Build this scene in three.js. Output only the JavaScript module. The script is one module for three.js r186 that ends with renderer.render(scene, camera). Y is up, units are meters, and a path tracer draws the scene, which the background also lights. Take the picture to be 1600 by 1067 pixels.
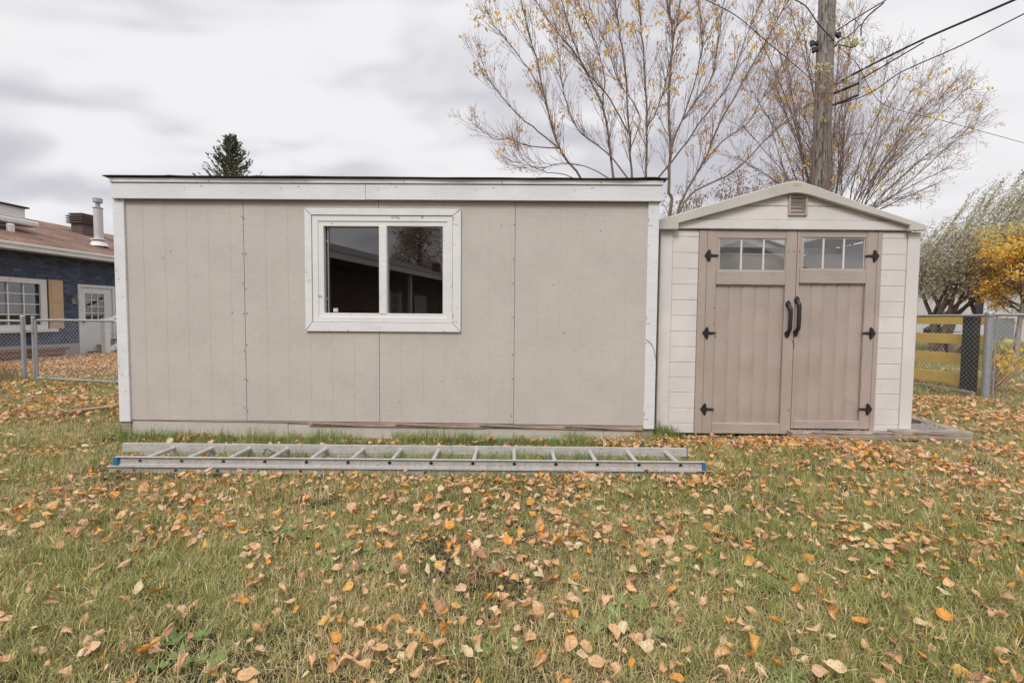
import * as THREE from 'three';
import { mergeGeometries } from 'three/addons/utils/BufferGeometryUtils.js';
import { ConvexGeometry } from 'three/addons/geometries/ConvexGeometry.js';

// ------------------------------------------------------------------ camera, sky, sun, exposure
const scene = new THREE.Scene();
const FOCAL = 740, EYE = 1.12, PITCH = Math.atan(36.5 / FOCAL), ROLL = 0.009;
const camera = new THREE.PerspectiveCamera(2 * Math.atan(533.5 / FOCAL) * 180 / Math.PI, 1024 / 682, 0.05, 600);
camera.position.set(0, EYE, 0);
camera.rotation.set(-PITCH, 0, ROLL);
camera.updateMatrixWorld(true);
scene.add(camera);
const renderer = new THREE.WebGLRenderer({ antialias: true });
renderer.toneMapping = THREE.LinearToneMapping;
renderer.toneMappingExposure = 1.34;
renderer.shadowMap.enabled = true;
const sun = new THREE.DirectionalLight(new THREE.Color(1, 0.96, 0.9), 1.5);
sun.name = 'sun';
sun.position.set(-7, 18, 17);
sun.castShadow = true;
sun.shadow.radius = 40;
Object.assign(sun.shadow.camera, { left: -25, right: 25, top: 25, bottom: -25, near: 1, far: 90 });
scene.add(sun, sun.target);

// ------------------------------------------------------------------ chance and noise
let seedNow = 12345;
const srand = (s) => { seedNow = s | 0; };
const rnd = () => { seedNow = (seedNow + 0x6d2b79f5) | 0; let t = Math.imul(seedNow ^ (seedNow >>> 15), 1 | seedNow); t = (t + Math.imul(t ^ (t >>> 7), 61 | t)) ^ t; return ((t ^ (t >>> 14)) >>> 0) / 4294967296; };
const rr = (a, b) => a + (b - a) * rnd();
const pick = (a) => a[Math.floor(rnd() * a.length) % a.length];
const clamp = (x, a = 0, b = 1) => Math.min(b, Math.max(a, x));
const mix = (a, b, t) => a + (b - a) * t;
const smooth = (a, b, x) => { const t = clamp((x - a) / (b - a)); return t * t * (3 - 2 * t); };
const hash = (i, j, k) => { let h = Math.imul(i, 374761393) + Math.imul(j, 668265263) + Math.imul(k, 2147483647 ^ 0x9e3779b9); h = Math.imul(h ^ (h >>> 13), 1274126177); h ^= h >>> 16; return (h >>> 0) / 4294967296; };
const mod = (a, n) => ((a % n) + n) % n;
function vnoise(x, y, px, py, k) {       // value noise, repeating every px, py
  const i = Math.floor(x), j = Math.floor(y), u = x - i, v = y - j, s = u * u * (3 - 2 * u), t = v * v * (3 - 2 * v);
  const a = hash(mod(i, px), mod(j, py), k), b = hash(mod(i + 1, px), mod(j, py), k), c = hash(mod(i, px), mod(j + 1, py), k), d = hash(mod(i + 1, px), mod(j + 1, py), k);
  return mix(mix(a, b, s), mix(c, d, s), t);
}
function fbm(u, v, fx, fy, oct, k) {     // u, v in 0..1, tiling
  let s = 0, a = 0.5, n = 0;
  for (let o = 0; o < oct; o++) { s += a * vnoise(u * fx, v * fy, fx, fy, k + o * 17); n += a; a *= 0.5; fx *= 2; fy *= 2; }
  return s / n;
}
const plain = (x, y, k) => vnoise(x, y, 1 << 20, 1 << 20, k);
const plainFbm = (x, y, oct, k) => { let s = 0, a = 0.5, n = 0; for (let o = 0; o < oct; o++) { s += a * plain(x, y, k + o * 13); n += a; a *= 0.5; x = x * 2 + 7.3; y = y * 2 + 3.1; } return s / n; };

// ------------------------------------------------------------------ the overcast sky
{
  const W = 1024, H = 512, data = new Float32Array(W * H * 4);
  for (let row = 0; row < H; row++) {
    const el = ((row + 0.5) / H - 0.5) * Math.PI, y = Math.sin(el);
    for (let col = 0; col < W; col++) {
      const az = ((col + 0.5) / W - 0.5) * 2 * Math.PI, x = Math.cos(az) * Math.cos(el), z = Math.sin(az) * Math.cos(el), k = 1 / (Math.max(y, 0) + 0.22);
      const qx = x * k * 1.5 + 40, qy = z * k * 2.3 + 40, w1 = plainFbm(qx * 0.9, qy * 0.9, 3, 5), w2 = plainFbm(qx * 0.9 + 9, qy * 0.9, 3, 8);
      const n = plainFbm(qx + w1 * 1.6, qy + w2 * 1.6, 5, 21), c = smooth(0.36, 0.68, n + 0.22 * (plainFbm(qx * 3.1 + w2 * 2, qy * 3.1 + w1 * 2, 4, 33) - 0.5));
      const L = (0.61 + 0.80 * smooth(0.5, 1, y)) * mix(0.75, 1.09, c);
      const o = (row * W + col) * 4;
      data[o] = L * mix(0.96, 0.998, c); data[o + 1] = L * mix(0.952, 0.99, c); data[o + 2] = L * mix(1.045, 1.012, c); data[o + 3] = 1;
    }
  }
  const sky = new THREE.DataTexture(data, W, H, THREE.RGBAFormat, THREE.FloatType);
  sky.mapping = THREE.EquirectangularReflectionMapping; sky.magFilter = THREE.LinearFilter; sky.needsUpdate = true;
  scene.background = sky; scene.environment = sky;
}

// ------------------------------------------------------------------ textures
function tex(size, fn, srgb, repeat = 1) {
  const d = new Uint8Array(size * size * 4);
  for (let j = 0; j < size; j++) for (let i = 0; i < size; i++) {
    const c = fn((i + 0.5) / size, (j + 0.5) / size), o = (j * size + i) * 4;
    if (typeof c === 'number') d[o] = d[o + 1] = d[o + 2] = clamp(c) * 255;
    else for (let q = 0; q < 3; q++) d[o + q] = clamp(c[q]) * 255;
    d[o + 3] = 255;
  }
  const t = new THREE.DataTexture(d, size, size, THREE.RGBAFormat);
  t.magFilter = t.minFilter = THREE.LinearFilter; t.wrapS = t.wrapT = THREE.RepeatWrapping;
  if (srgb) t.colorSpace = THREE.SRGBColorSpace;
  t.repeat.set(1 / repeat, 1 / repeat); t.needsUpdate = true;
  return t;
}
const sc = (t, r, q = r) => { const c = t.clone(); c.repeat.set(1 / r, 1 / q); c.needsUpdate = true; return c; };
// rough-sawn plywood: fine marks that run across the sheet
const tRough = tex(1024, (u, v) => 0.45 * fbm(u, v, 24, 160, 3, 3) + 0.3 * fbm(u, v, 90, 60, 2, 9) + 0.25 * fbm(u, v, 10, 40, 3, 14), false, 1.2);
const tRoughC = tex(1024, (u, v) => { const s = fbm(u, v, 12, 90, 4, 31), b = fbm(u, v, 5, 5, 4, 37), f = smooth(0.72, 0.8, fbm(u, v, 40, 26, 3, 77)); const m = fbm(u, v, 90, 110, 2, 43), g = 0.93 + 0.03 * (s - 0.5) + 0.06 * (b - 0.5) + 0.04 * (m - 0.5); return [g - 0.02 * f, g - 0.025 * f, g - 0.03 * f].map((x) => x + 0.02); }, true, 1.2);
// old white paint: faint brush marks, small chips and grime specks
const tPaint = tex(512, (u, v) => { const s = fbm(u, v, 8, 60, 4, 51), b = fbm(u, v, 6, 6, 4, 57), c = smooth(0.77, 0.83, fbm(u, v, 30, 30, 4, 61)); const g = 0.95 + 0.05 * (s - 0.5) + 0.06 * (b - 0.5); return [g - 0.22 * c, g - 0.24 * c, g - 0.26 * c]; }, true, 0.9);
const tPaintB = tex(512, (u, v) => 0.5 * fbm(u, v, 6, 120, 4, 71) + 0.5 * fbm(u, v, 60, 60, 3, 73), false, 0.9);
// weathered wood, grain along u
const tWood = tex(512, (u, v) => { const g = fbm(u, v, 4, 70, 4, 81), c = smooth(0.6, 0.68, fbm(u, v, 3, 40, 3, 84)), b = fbm(u, v, 5, 8, 3, 87); const t = 0.8 + 0.5 * (g - 0.5) + 0.22 * (b - 0.5) - 0.35 * c; return [t, t * 0.95, t * 0.9]; }, true, 0.8);
const tWoodB = tex(512, (u, v) => fbm(u, v, 4, 70, 4, 81) - 0.5 * smooth(0.6, 0.68, fbm(u, v, 3, 40, 3, 84)), false, 0.8);
// moulded plastic: shallow printed wood grain
const tPlasB = tex(512, (u, v) => { const w = fbm(u, v, 3, 6, 3, 91) * 3, g = Math.sin((v * 26 + w) * 6.283); return 0.5 + 0.3 * g * fbm(u, v, 6, 6, 2, 95) + 0.2 * fbm(u, v, 40, 200, 2, 97); }, false, 0.6);
const tPlasC = tex(512, (u, v) => { const b = fbm(u, v, 5, 5, 5, 101), s = smooth(0.68, 0.82, fbm(u, v, 7, 7, 5, 107)); const g = 0.93 + 0.09 * (b - 0.5); return [g - 0.02 * s, g - 0.028 * s, g - 0.036 * s]; }, true, 1.1);
const tMetal = tex(256, (u, v) => { const b = fbm(u, v, 8, 30, 4, 111), s = smooth(0.66, 0.76, fbm(u, v, 20, 20, 3, 117)); const g = 0.88 + 0.14 * (b - 0.5) - 0.1 * s; return [g, g, g]; }, true, 0.4);
const tShingle = tex(512, (u, v) => { const row = Math.floor(v * 14), f = v * 14 - row, col = Math.floor(u * 6 + hash(row, 3, 5)); const h = hash(mod(col, 6), row, 9), b = fbm(u, v, 60, 60, 3, 121), p = fbm(u, v, 4, 4, 3, 127); const t = 0.78 + 0.14 * (h - 0.5) + 0.3 * (b - 0.5) + 0.25 * (p - 0.5) - 0.25 * smooth(0.9, 1, f); return [t, t * 0.93, t * 0.88]; }, true, 2.0);
const tBrick = tex(1024, (u, v) => { const r = Math.floor(v * 27), f = v * 27 - r, x = u * 10 + (r % 2) * 0.5, c = Math.floor(x), g = x - c; const joint = f < 0.14 || g < 0.05; const h = hash(mod(c, 10), r, 4), b = fbm(u, v, 60, 60, 3, 131); const t = joint ? 0.72 : 0.78 + 0.3 * (h - 0.5) + 0.3 * (b - 0.5); return [t, t, t]; }, true, 2.05);
const tBrickB = tex(1024, (u, v) => { const r = Math.floor(v * 27), f = v * 27 - r, x = u * 10 + (r % 2) * 0.5, g = x - Math.floor(x); return (f < 0.14 || g < 0.05 ? 0.2 : 0.7) + 0.3 * fbm(u, v, 60, 60, 3, 131); }, false, 2.05);
const tBark = tex(512, (u, v) => { const g = fbm(u, v, 30, 5, 5, 141), c = smooth(0.56, 0.66, fbm(u, v, 26, 3, 4, 145)); const t = 0.82 + 0.5 * (g - 0.5) - 0.3 * c; return [t, t * 0.96, t * 0.92]; }, true, 0.5);
const tBarkB = tex(512, (u, v) => fbm(u, v, 30, 5, 5, 141) - 0.4 * smooth(0.56, 0.66, fbm(u, v, 26, 3, 4, 145)), false, 0.5);
const tLawn = tex(1024, (u, v) => { const b = fbm(u, v, 6, 6, 5, 151), f = fbm(u, v, 160, 160, 2, 157), s = fbm(u, v, 60, 90, 3, 163); const t = clamp((b - 0.3) * 2.2), q = 0.5 + 0.9 * (f - 0.5) + 0.6 * (s - 0.5); return [mix(0.46, 0.64, t) * q * 1.3, mix(0.46, 0.55, t) * q * 1.3, mix(0.24, 0.36, t) * q * 1.3]; }, true, 3.1);
const tLawnB = tex(512, (u, v) => fbm(u, v, 90, 90, 3, 157), false, 1.5);
const tLeaf = tex(256, (u, v) => { const x = Math.abs(u - 0.5) * 2, mid = Math.exp(-(x * x) / 0.0012), ph = (v - x * 0.45) * 7, side = Math.exp(-Math.pow((ph - Math.floor(ph) - 0.5) / 0.07, 2)) * 0.6 * smooth(0.02, 0.2, x); const b = fbm(u, v, 6, 6, 4, 171), s = smooth(0.66, 0.74, fbm(u, v, 9, 9, 4, 177)); const t = 0.9 + 0.16 * (b - 0.5) + 0.1 * (mid + side) - 0.3 * s; return [t, t * (1 - 0.12 * s), t * (1 - 0.2 * s)]; }, true, 1);

// ------------------------------------------------------------------ materials
const rgb = (r, g, b) => new THREE.Color().setRGB(r, g, b);
const std = (o) => new THREE.MeshStandardMaterial({ metalness: 0, roughness: 0.8, ...o });
const M = {
  siding: std({ color: rgb(0.585, 0.53, 0.483), map: tRoughC, bumpMap: tRough, bumpScale: 0.0012, roughness: 0.85 }),
  skirt: std({ color: rgb(0.60, 0.55, 0.50), map: sc(tRoughC, 0.7), bumpMap: sc(tRough, 0.6), bumpScale: 0.003, roughness: 0.85 }),
  white: std({ color: rgb(0.80, 0.80, 0.81), map: tPaint, bumpMap: tPaintB, bumpScale: 0.0012, roughness: 0.6 }),
  vinyl: std({ color: rgb(0.82, 0.81, 0.79), map: sc(tPaint, 1.7), roughness: 0.45 }),
  bleached: std({ color: rgb(0.52, 0.42, 0.36), map: tWood, bumpMap: tWoodB, bumpScale: 0.004, roughness: 0.95 }),
  greyWood: std({ color: rgb(0.50, 0.46, 0.42), map: sc(tWood, 0.6), bumpMap: sc(tWoodB, 0.6), bumpScale: 0.004, roughness: 0.95 }),
  interior: std({ color: rgb(0.50, 0.45, 0.41), roughness: 0.95 }),
  felt: std({ color: rgb(0.085, 0.075, 0.07), map: sc(tShingle, 1), roughness: 0.95 }),
  nail: std({ color: rgb(0.09, 0.08, 0.07), roughness: 0.6, metalness: 0.6 }),
  glass: new THREE.MeshPhysicalMaterial({ color: rgb(0.75, 0.78, 0.8), transmission: 1, thickness: 0, roughness: 0.0, ior: 2.33 }),
  acrylic: new THREE.MeshPhysicalMaterial({ color: rgb(0.85, 0.87, 0.88), transmission: 1, thickness: 0, roughness: 0.02, ior: 2.2 }),
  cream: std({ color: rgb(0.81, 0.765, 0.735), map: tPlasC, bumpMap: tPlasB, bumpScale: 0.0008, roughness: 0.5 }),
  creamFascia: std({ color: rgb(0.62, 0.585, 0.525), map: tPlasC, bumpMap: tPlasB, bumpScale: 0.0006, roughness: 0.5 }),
  taupe: std({ color: rgb(0.50, 0.413, 0.36), map: tPlasC, bumpMap: tPlasB, bumpScale: 0.0009, roughness: 0.3 }),
  taupeRail: std({ color: rgb(0.50, 0.413, 0.36), map: tPlasC, bumpMap: sc(tPlasB, 1.2, 0.3), bumpScale: 0.004, roughness: 0.45 }),
  black: std({ color: rgb(0.025, 0.022, 0.024), roughness: 0.4 }),
  alu: std({ color: rgb(0.74, 0.71, 0.69), map: tMetal, metalness: 0.25, roughness: 0.48 }),
  galv: std({ color: rgb(0.50, 0.51, 0.53), map: tMetal, metalness: 0.5, roughness: 0.5 }),
  wire: std({ color: rgb(0.55, 0.56, 0.58), metalness: 0.4, roughness: 0.55 }),
  blue: std({ color: rgb(0.02, 0.16, 0.34), roughness: 0.5 }),
  navy: std({ color: rgb(0.11, 0.14, 0.225), map: tBrick, bumpMap: tBrickB, bumpScale: 0.012, roughness: 0.7 }),
  redBrick: std({ color: rgb(0.28, 0.14, 0.105), map: tBrick, bumpMap: tBrickB, bumpScale: 0.012, roughness: 0.85 }),
  brownRoof: std({ color: rgb(0.33, 0.225, 0.18), map: tShingle, roughness: 0.95 }),
  greyRoof: std({ color: rgb(0.22, 0.21, 0.2), map: tShingle, roughness: 0.95 }),
  trimWhite: std({ color: rgb(0.78, 0.76, 0.73), map: sc(tPaint, 2), roughness: 0.55 }),
  tan: std({ color: rgb(0.55, 0.38, 0.235), roughness: 0.6 }),
  concrete: std({ color: rgb(0.42, 0.38, 0.34), map: sc(tRoughC, 0.8), bumpMap: sc(tRough, 0.8), bumpScale: 0.004, roughness: 0.95 }),
  brownMetal: std({ color: rgb(0.10, 0.07, 0.06), roughness: 0.5 }),
  benchWood: std({ color: rgb(0.36, 0.20, 0.11), map: tWood, roughness: 0.85 }),
  yellow: std({ color: rgb(0.86, 0.58, 0.13), map: sc(tPaint, 1.1), bumpMap: tWoodB, bumpScale: 0.002, roughness: 0.7 }),
  pole: std({ color: rgb(0.43, 0.41, 0.395), map: tBark, bumpMap: tBarkB, bumpScale: 0.014, roughness: 0.95 }),
  stem: std({ color: rgb(0.31, 0.245, 0.205), map: sc(tBark, 0.3), roughness: 0.95 }),
  twig: std({ color: rgb(0.235, 0.165, 0.13), roughness: 0.95 }),
  paleTwig: std({ color: rgb(0.29, 0.215, 0.18), roughness: 0.95 }),
  cable: std({ color: rgb(0.035, 0.035, 0.04), roughness: 0.6 }),
  gravel: std({ color: rgb(0.50, 0.48, 0.46), map: sc(tRoughC, 0.3), bumpMap: sc(tRough, 0.15), bumpScale: 0.01, roughness: 0.95 }),
  offWhiteWall: std({ color: rgb(0.62, 0.61, 0.60), map: sc(tPaint, 2), roughness: 0.7 }),
  birch: std({ color: rgb(0.62, 0.57, 0.52), map: sc(tBark, 0.4), roughness: 0.9 }),
  lawn: std({ color: rgb(0.62, 0.62, 0.62), map: tLawn, bumpMap: tLawnB, bumpScale: 0.02, roughness: 1, vertexColors: true }),
};
const leafy = (r, g, b) => new THREE.MeshPhysicalMaterial({ color: rgb(r, g, b), roughness: 0.95, transmission: 0.5, thickness: 0, side: THREE.DoubleSide });

// ------------------------------------------------------------------ geometry helpers
const V = (x, y, z) => new THREE.Vector3(x, y, z);
function uvByFace(g) {                    // flat faces, uv in metres along the face
  if (g.index) g = g.toNonIndexed();
  g.deleteAttribute('uv'); g.computeVertexNormals();
  const p = g.attributes.position, n = g.attributes.normal, uv = new Float32Array(p.count * 2);
  for (let i = 0; i < p.count; i++) {
    const ax = Math.abs(n.getX(i)), ay = Math.abs(n.getY(i)), az = Math.abs(n.getZ(i));
    if (az >= ax && az >= ay) { uv[2 * i] = p.getX(i); uv[2 * i + 1] = p.getY(i); }
    else if (ay >= ax) { uv[2 * i] = p.getX(i); uv[2 * i + 1] = p.getZ(i); }
    else { uv[2 * i] = p.getZ(i); uv[2 * i + 1] = p.getY(i); }
  }
  g.setAttribute('uv', new THREE.BufferAttribute(uv, 2));
  return g;
}
// box between two corners, edges chamfered by c
function bx(x0, x1, y0, y1, z0, z1, c = 0) {
  if (!c) { const g = new THREE.BoxGeometry(x1 - x0, y1 - y0, z1 - z0); g.translate((x0 + x1) / 2, (y0 + y1) / 2, (z0 + z1) / 2); return uvByFace(g); }
  const pts = [];
  for (const i of [0, 1]) for (const j of [0, 1]) for (const k of [0, 1]) {
    const x = i ? x1 : x0, y = j ? y1 : y0, z = k ? z1 : z0, a = i ? -c : c, b = j ? -c : c, d = k ? -c : c;
    pts.push(V(x, y + b, z + d), V(x + a, y, z + d), V(x + a, y + b, z));
  }
  return uvByFace(new ConvexGeometry(pts));
}
// prism from an outline in x, y with chamfered front edges
function prism(outline, z0, z1, c = 0) {
  const s = new THREE.Shape(outline.map(([x, y]) => new THREE.Vector2(x, y)));
  const g = new THREE.ExtrudeGeometry(s, { depth: z1 - z0 - c, bevelEnabled: c > 0, bevelThickness: c, bevelSize: c, bevelOffset: -c, bevelSegments: 1, steps: 1 });
  g.translate(0, 0, z0); return uvByFace(g);
}
const cyl = (r0, r1, h, seg = 12, open = false) => { const g = new THREE.CylinderGeometry(r1, r0, h, seg, 1, open), uv = g.attributes.uv; for (let i = 0; i < uv.count; i++) uv.setXY(i, uv.getX(i) * 6.28 * r0, uv.getY(i) * h); return g; };
const put = (g, x, y, z, rx = 0, ry = 0, rz = 0) => { g.applyMatrix4(new THREE.Matrix4().compose(V(x, y, z), new THREE.Quaternion().setFromEuler(new THREE.Euler(rx, ry, rz)), V(1, 1, 1))); return g; };
function join(list) {
  const l = list.map((g) => { const q = g.index ? g.toNonIndexed() : g; for (const k of Object.keys(q.attributes)) if (!['position', 'normal', 'uv'].includes(k)) q.deleteAttribute(k); return q; });
  return l.length === 1 ? l[0] : mergeGeometries(l);
}
// collects tubes and small leaf faces
class Bag {
  constructor() { this.p = []; this.n = []; this.u = []; this.i = []; }
  tube(pts, radii, sides = 5) {
    const base = this.p.length / 3, up = V(0, 0, 1), q = V(), a = V(), b = V(); let run = 0;
    for (let k = 0; k < pts.length; k++) {
      const t = q.copy(pts[Math.min(k + 1, pts.length - 1)]).sub(pts[Math.max(k - 1, 0)]).normalize();
      a.crossVectors(t, Math.abs(t.z) > 0.9 ? V(1, 0, 0) : up).normalize(); b.crossVectors(t, a);
      if (k) run += pts[k].distanceTo(pts[k - 1]);
      for (let s = 0; s <= sides; s++) {
        const f = (s / sides) * 2 * Math.PI, c = Math.cos(f), d = Math.sin(f), r = radii[k];
        const nx = a.x * c + b.x * d, ny = a.y * c + b.y * d, nz = a.z * c + b.z * d;
        this.p.push(pts[k].x + nx * r, pts[k].y + ny * r, pts[k].z + nz * r); this.n.push(nx, ny, nz); this.u.push((s / sides) * 2 * Math.PI * 0.05, run);
      }
    }
    for (let k = 0; k + 1 < pts.length; k++) for (let s = 0; s < sides; s++) {
      const o = base + k * (sides + 1) + s, w = o + sides + 1;
      this.i.push(o, o + 1, w, o + 1, w + 1, w);
    }
    return this;
  }
  leaf(c, len, wid, dir, side, bend = 0.25) {   // a folded lozenge
    const n = V().crossVectors(dir, side).normalize(), b = this.p.length / 3;
    const P = [c, c.clone().addScaledVector(dir, len * 0.45).addScaledVector(side, wid / 2).addScaledVector(n, wid * bend), c.clone().addScaledVector(dir, len).addScaledVector(n, -len * bend * 0.6), c.clone().addScaledVector(dir, len * 0.45).addScaledVector(side, -wid / 2).addScaledVector(n, wid * bend)];
    for (const q of P) { this.p.push(q.x, q.y, q.z); this.n.push(n.x, n.y, n.z); }
    this.u.push(0.5, 0, 1, 0.45, 0.5, 1, 0, 0.45);
    this.i.push(b, b + 2, b + 1, b, b + 3, b + 2);
    return this;
  }
  get geometry() {
    const g = new THREE.BufferGeometry();
    g.setAttribute('position', new THREE.Float32BufferAttribute(this.p, 3)); g.setAttribute('normal', new THREE.Float32BufferAttribute(this.n, 3)); g.setAttribute('uv', new THREE.Float32BufferAttribute(this.u, 2)); g.setIndex(this.i);
    return g;
  }
}
// ------------------------------------------------------------------ objects, parts, names
const counts = {};
const numbered = (n) => { const k = counts[n] = (counts[n] ?? -1) + 1; return k ? n + '_' + String(k).padStart(3, '0') : n; };
function tag(o, label, category, group, kind) {
  if (label) o.userData.label = label;
  if (category) o.userData.category = category;
  if (group) o.userData.group = group;
  if (kind) o.userData.kind = kind;
  return o;
}
function thing(name, label, category, [x, y, z] = [0, 0, 0], turn = 0, group) {
  const o = new THREE.Group(); o.name = numbered(name); o.position.set(x, y, z); o.rotation.y = turn; scene.add(o); o.updateMatrixWorld(true);
  return tag(o, label, category, group);
}
function obj(name, geo, m, parent = scene, kind, label) {
  const o = new THREE.Mesh(Array.isArray(geo) ? join(geo) : geo, m);
  o.name = parent === scene ? numbered(name) : name; o.castShadow = o.receiveShadow = true;
  if (kind) o.userData.kind = kind;
  if (label) o.userData.label = label;
  parent.add(o); return o;
}
// where a line of sight (measured on the photograph while surveying the place) meets a thing's own upright plane, or the ground
const lineOf = (px, py) => V((px - 800) / FOCAL, -(py - 533.5) / FOCAL, -1).applyQuaternion(camera.quaternion);
const at = (px, py, z) => { const d = lineOf(px, py); return camera.position.clone().addScaledVector(d, z / -d.z); };
const onGround = (px, py, y = 0) => { const d = lineOf(px, py); return camera.position.clone().addScaledVector(d, (y - EYE) / d.y); };
function on(group, px, py, zoff = 0) {
  group.updateMatrixWorld(true);
  const inv = group.matrixWorld.clone().invert(), o = camera.position.clone().applyMatrix4(inv), d = lineOf(px, py).transformDirection(inv);
  const q = o.addScaledVector(d, (zoff - o.z) / d.z); return [q.x, q.y];
}

// ------------------------------------------------------------------ ground
const GROUND = -0.03;
const patch = (x, z) => clamp((plainFbm(x * 0.55 + 30, z * 0.55 + 30, 4, 201) - 0.32) * 2.6);      // 0 green .. 1 dry
{
  const g = new THREE.PlaneGeometry(60, 60, 150, 150); g.rotateX(-Math.PI / 2); g.translate(0, 0, -12);
  const far = new THREE.PlaneGeometry(900, 900, 6, 6); far.rotateX(-Math.PI / 2); far.translate(0, -0.25, 0);
  for (const q of [g, far]) {
    const p = q.attributes.position, uv = q.attributes.uv, col = new Float32Array(p.count * 3);
    for (let i = 0; i < p.count; i++) {
      const x = p.getX(i), z = p.getZ(i), t = patch(x, z), d = Math.max(Math.abs(x), Math.abs(z + 12));
      p.setY(i, (q === far ? -0.25 : GROUND + 0.03 * (plain(x * 1.3 + 9, z * 1.3 + 9, 207) - 0.5)) - (q === g && d > 29 ? 0.3 : 0)); uv.setXY(i, x, z);
      col[3 * i] = mix(0.75, 1.05, t); col[3 * i + 1] = mix(0.82, 0.95, t); col[3 * i + 2] = mix(0.7, 0.95, t);
    }
    q.setAttribute('color', new THREE.BufferAttribute(col, 3)); q.computeVertexNormals();
  }
  obj('ground', g, M.lawn, scene, 'structure'); obj('far_ground', far, M.lawn, scene, 'structure');
}
const rectsAround = (x0, x1, y0, y1, h) => {     // rectangle less a hole
  if (!h || h[0] >= x1 || h[1] <= x0) return [[x0, x1, y0, y1]];
  const a = Math.max(x0, h[0]), b = Math.min(x1, h[1]), r = [];
  if (a > x0) r.push([x0, a, y0, y1]);
  if (b < x1) r.push([b, x1, y0, y1]);
  r.push([a, b, y0, h[2]], [a, b, h[3], y1]); return r;
};

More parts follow.
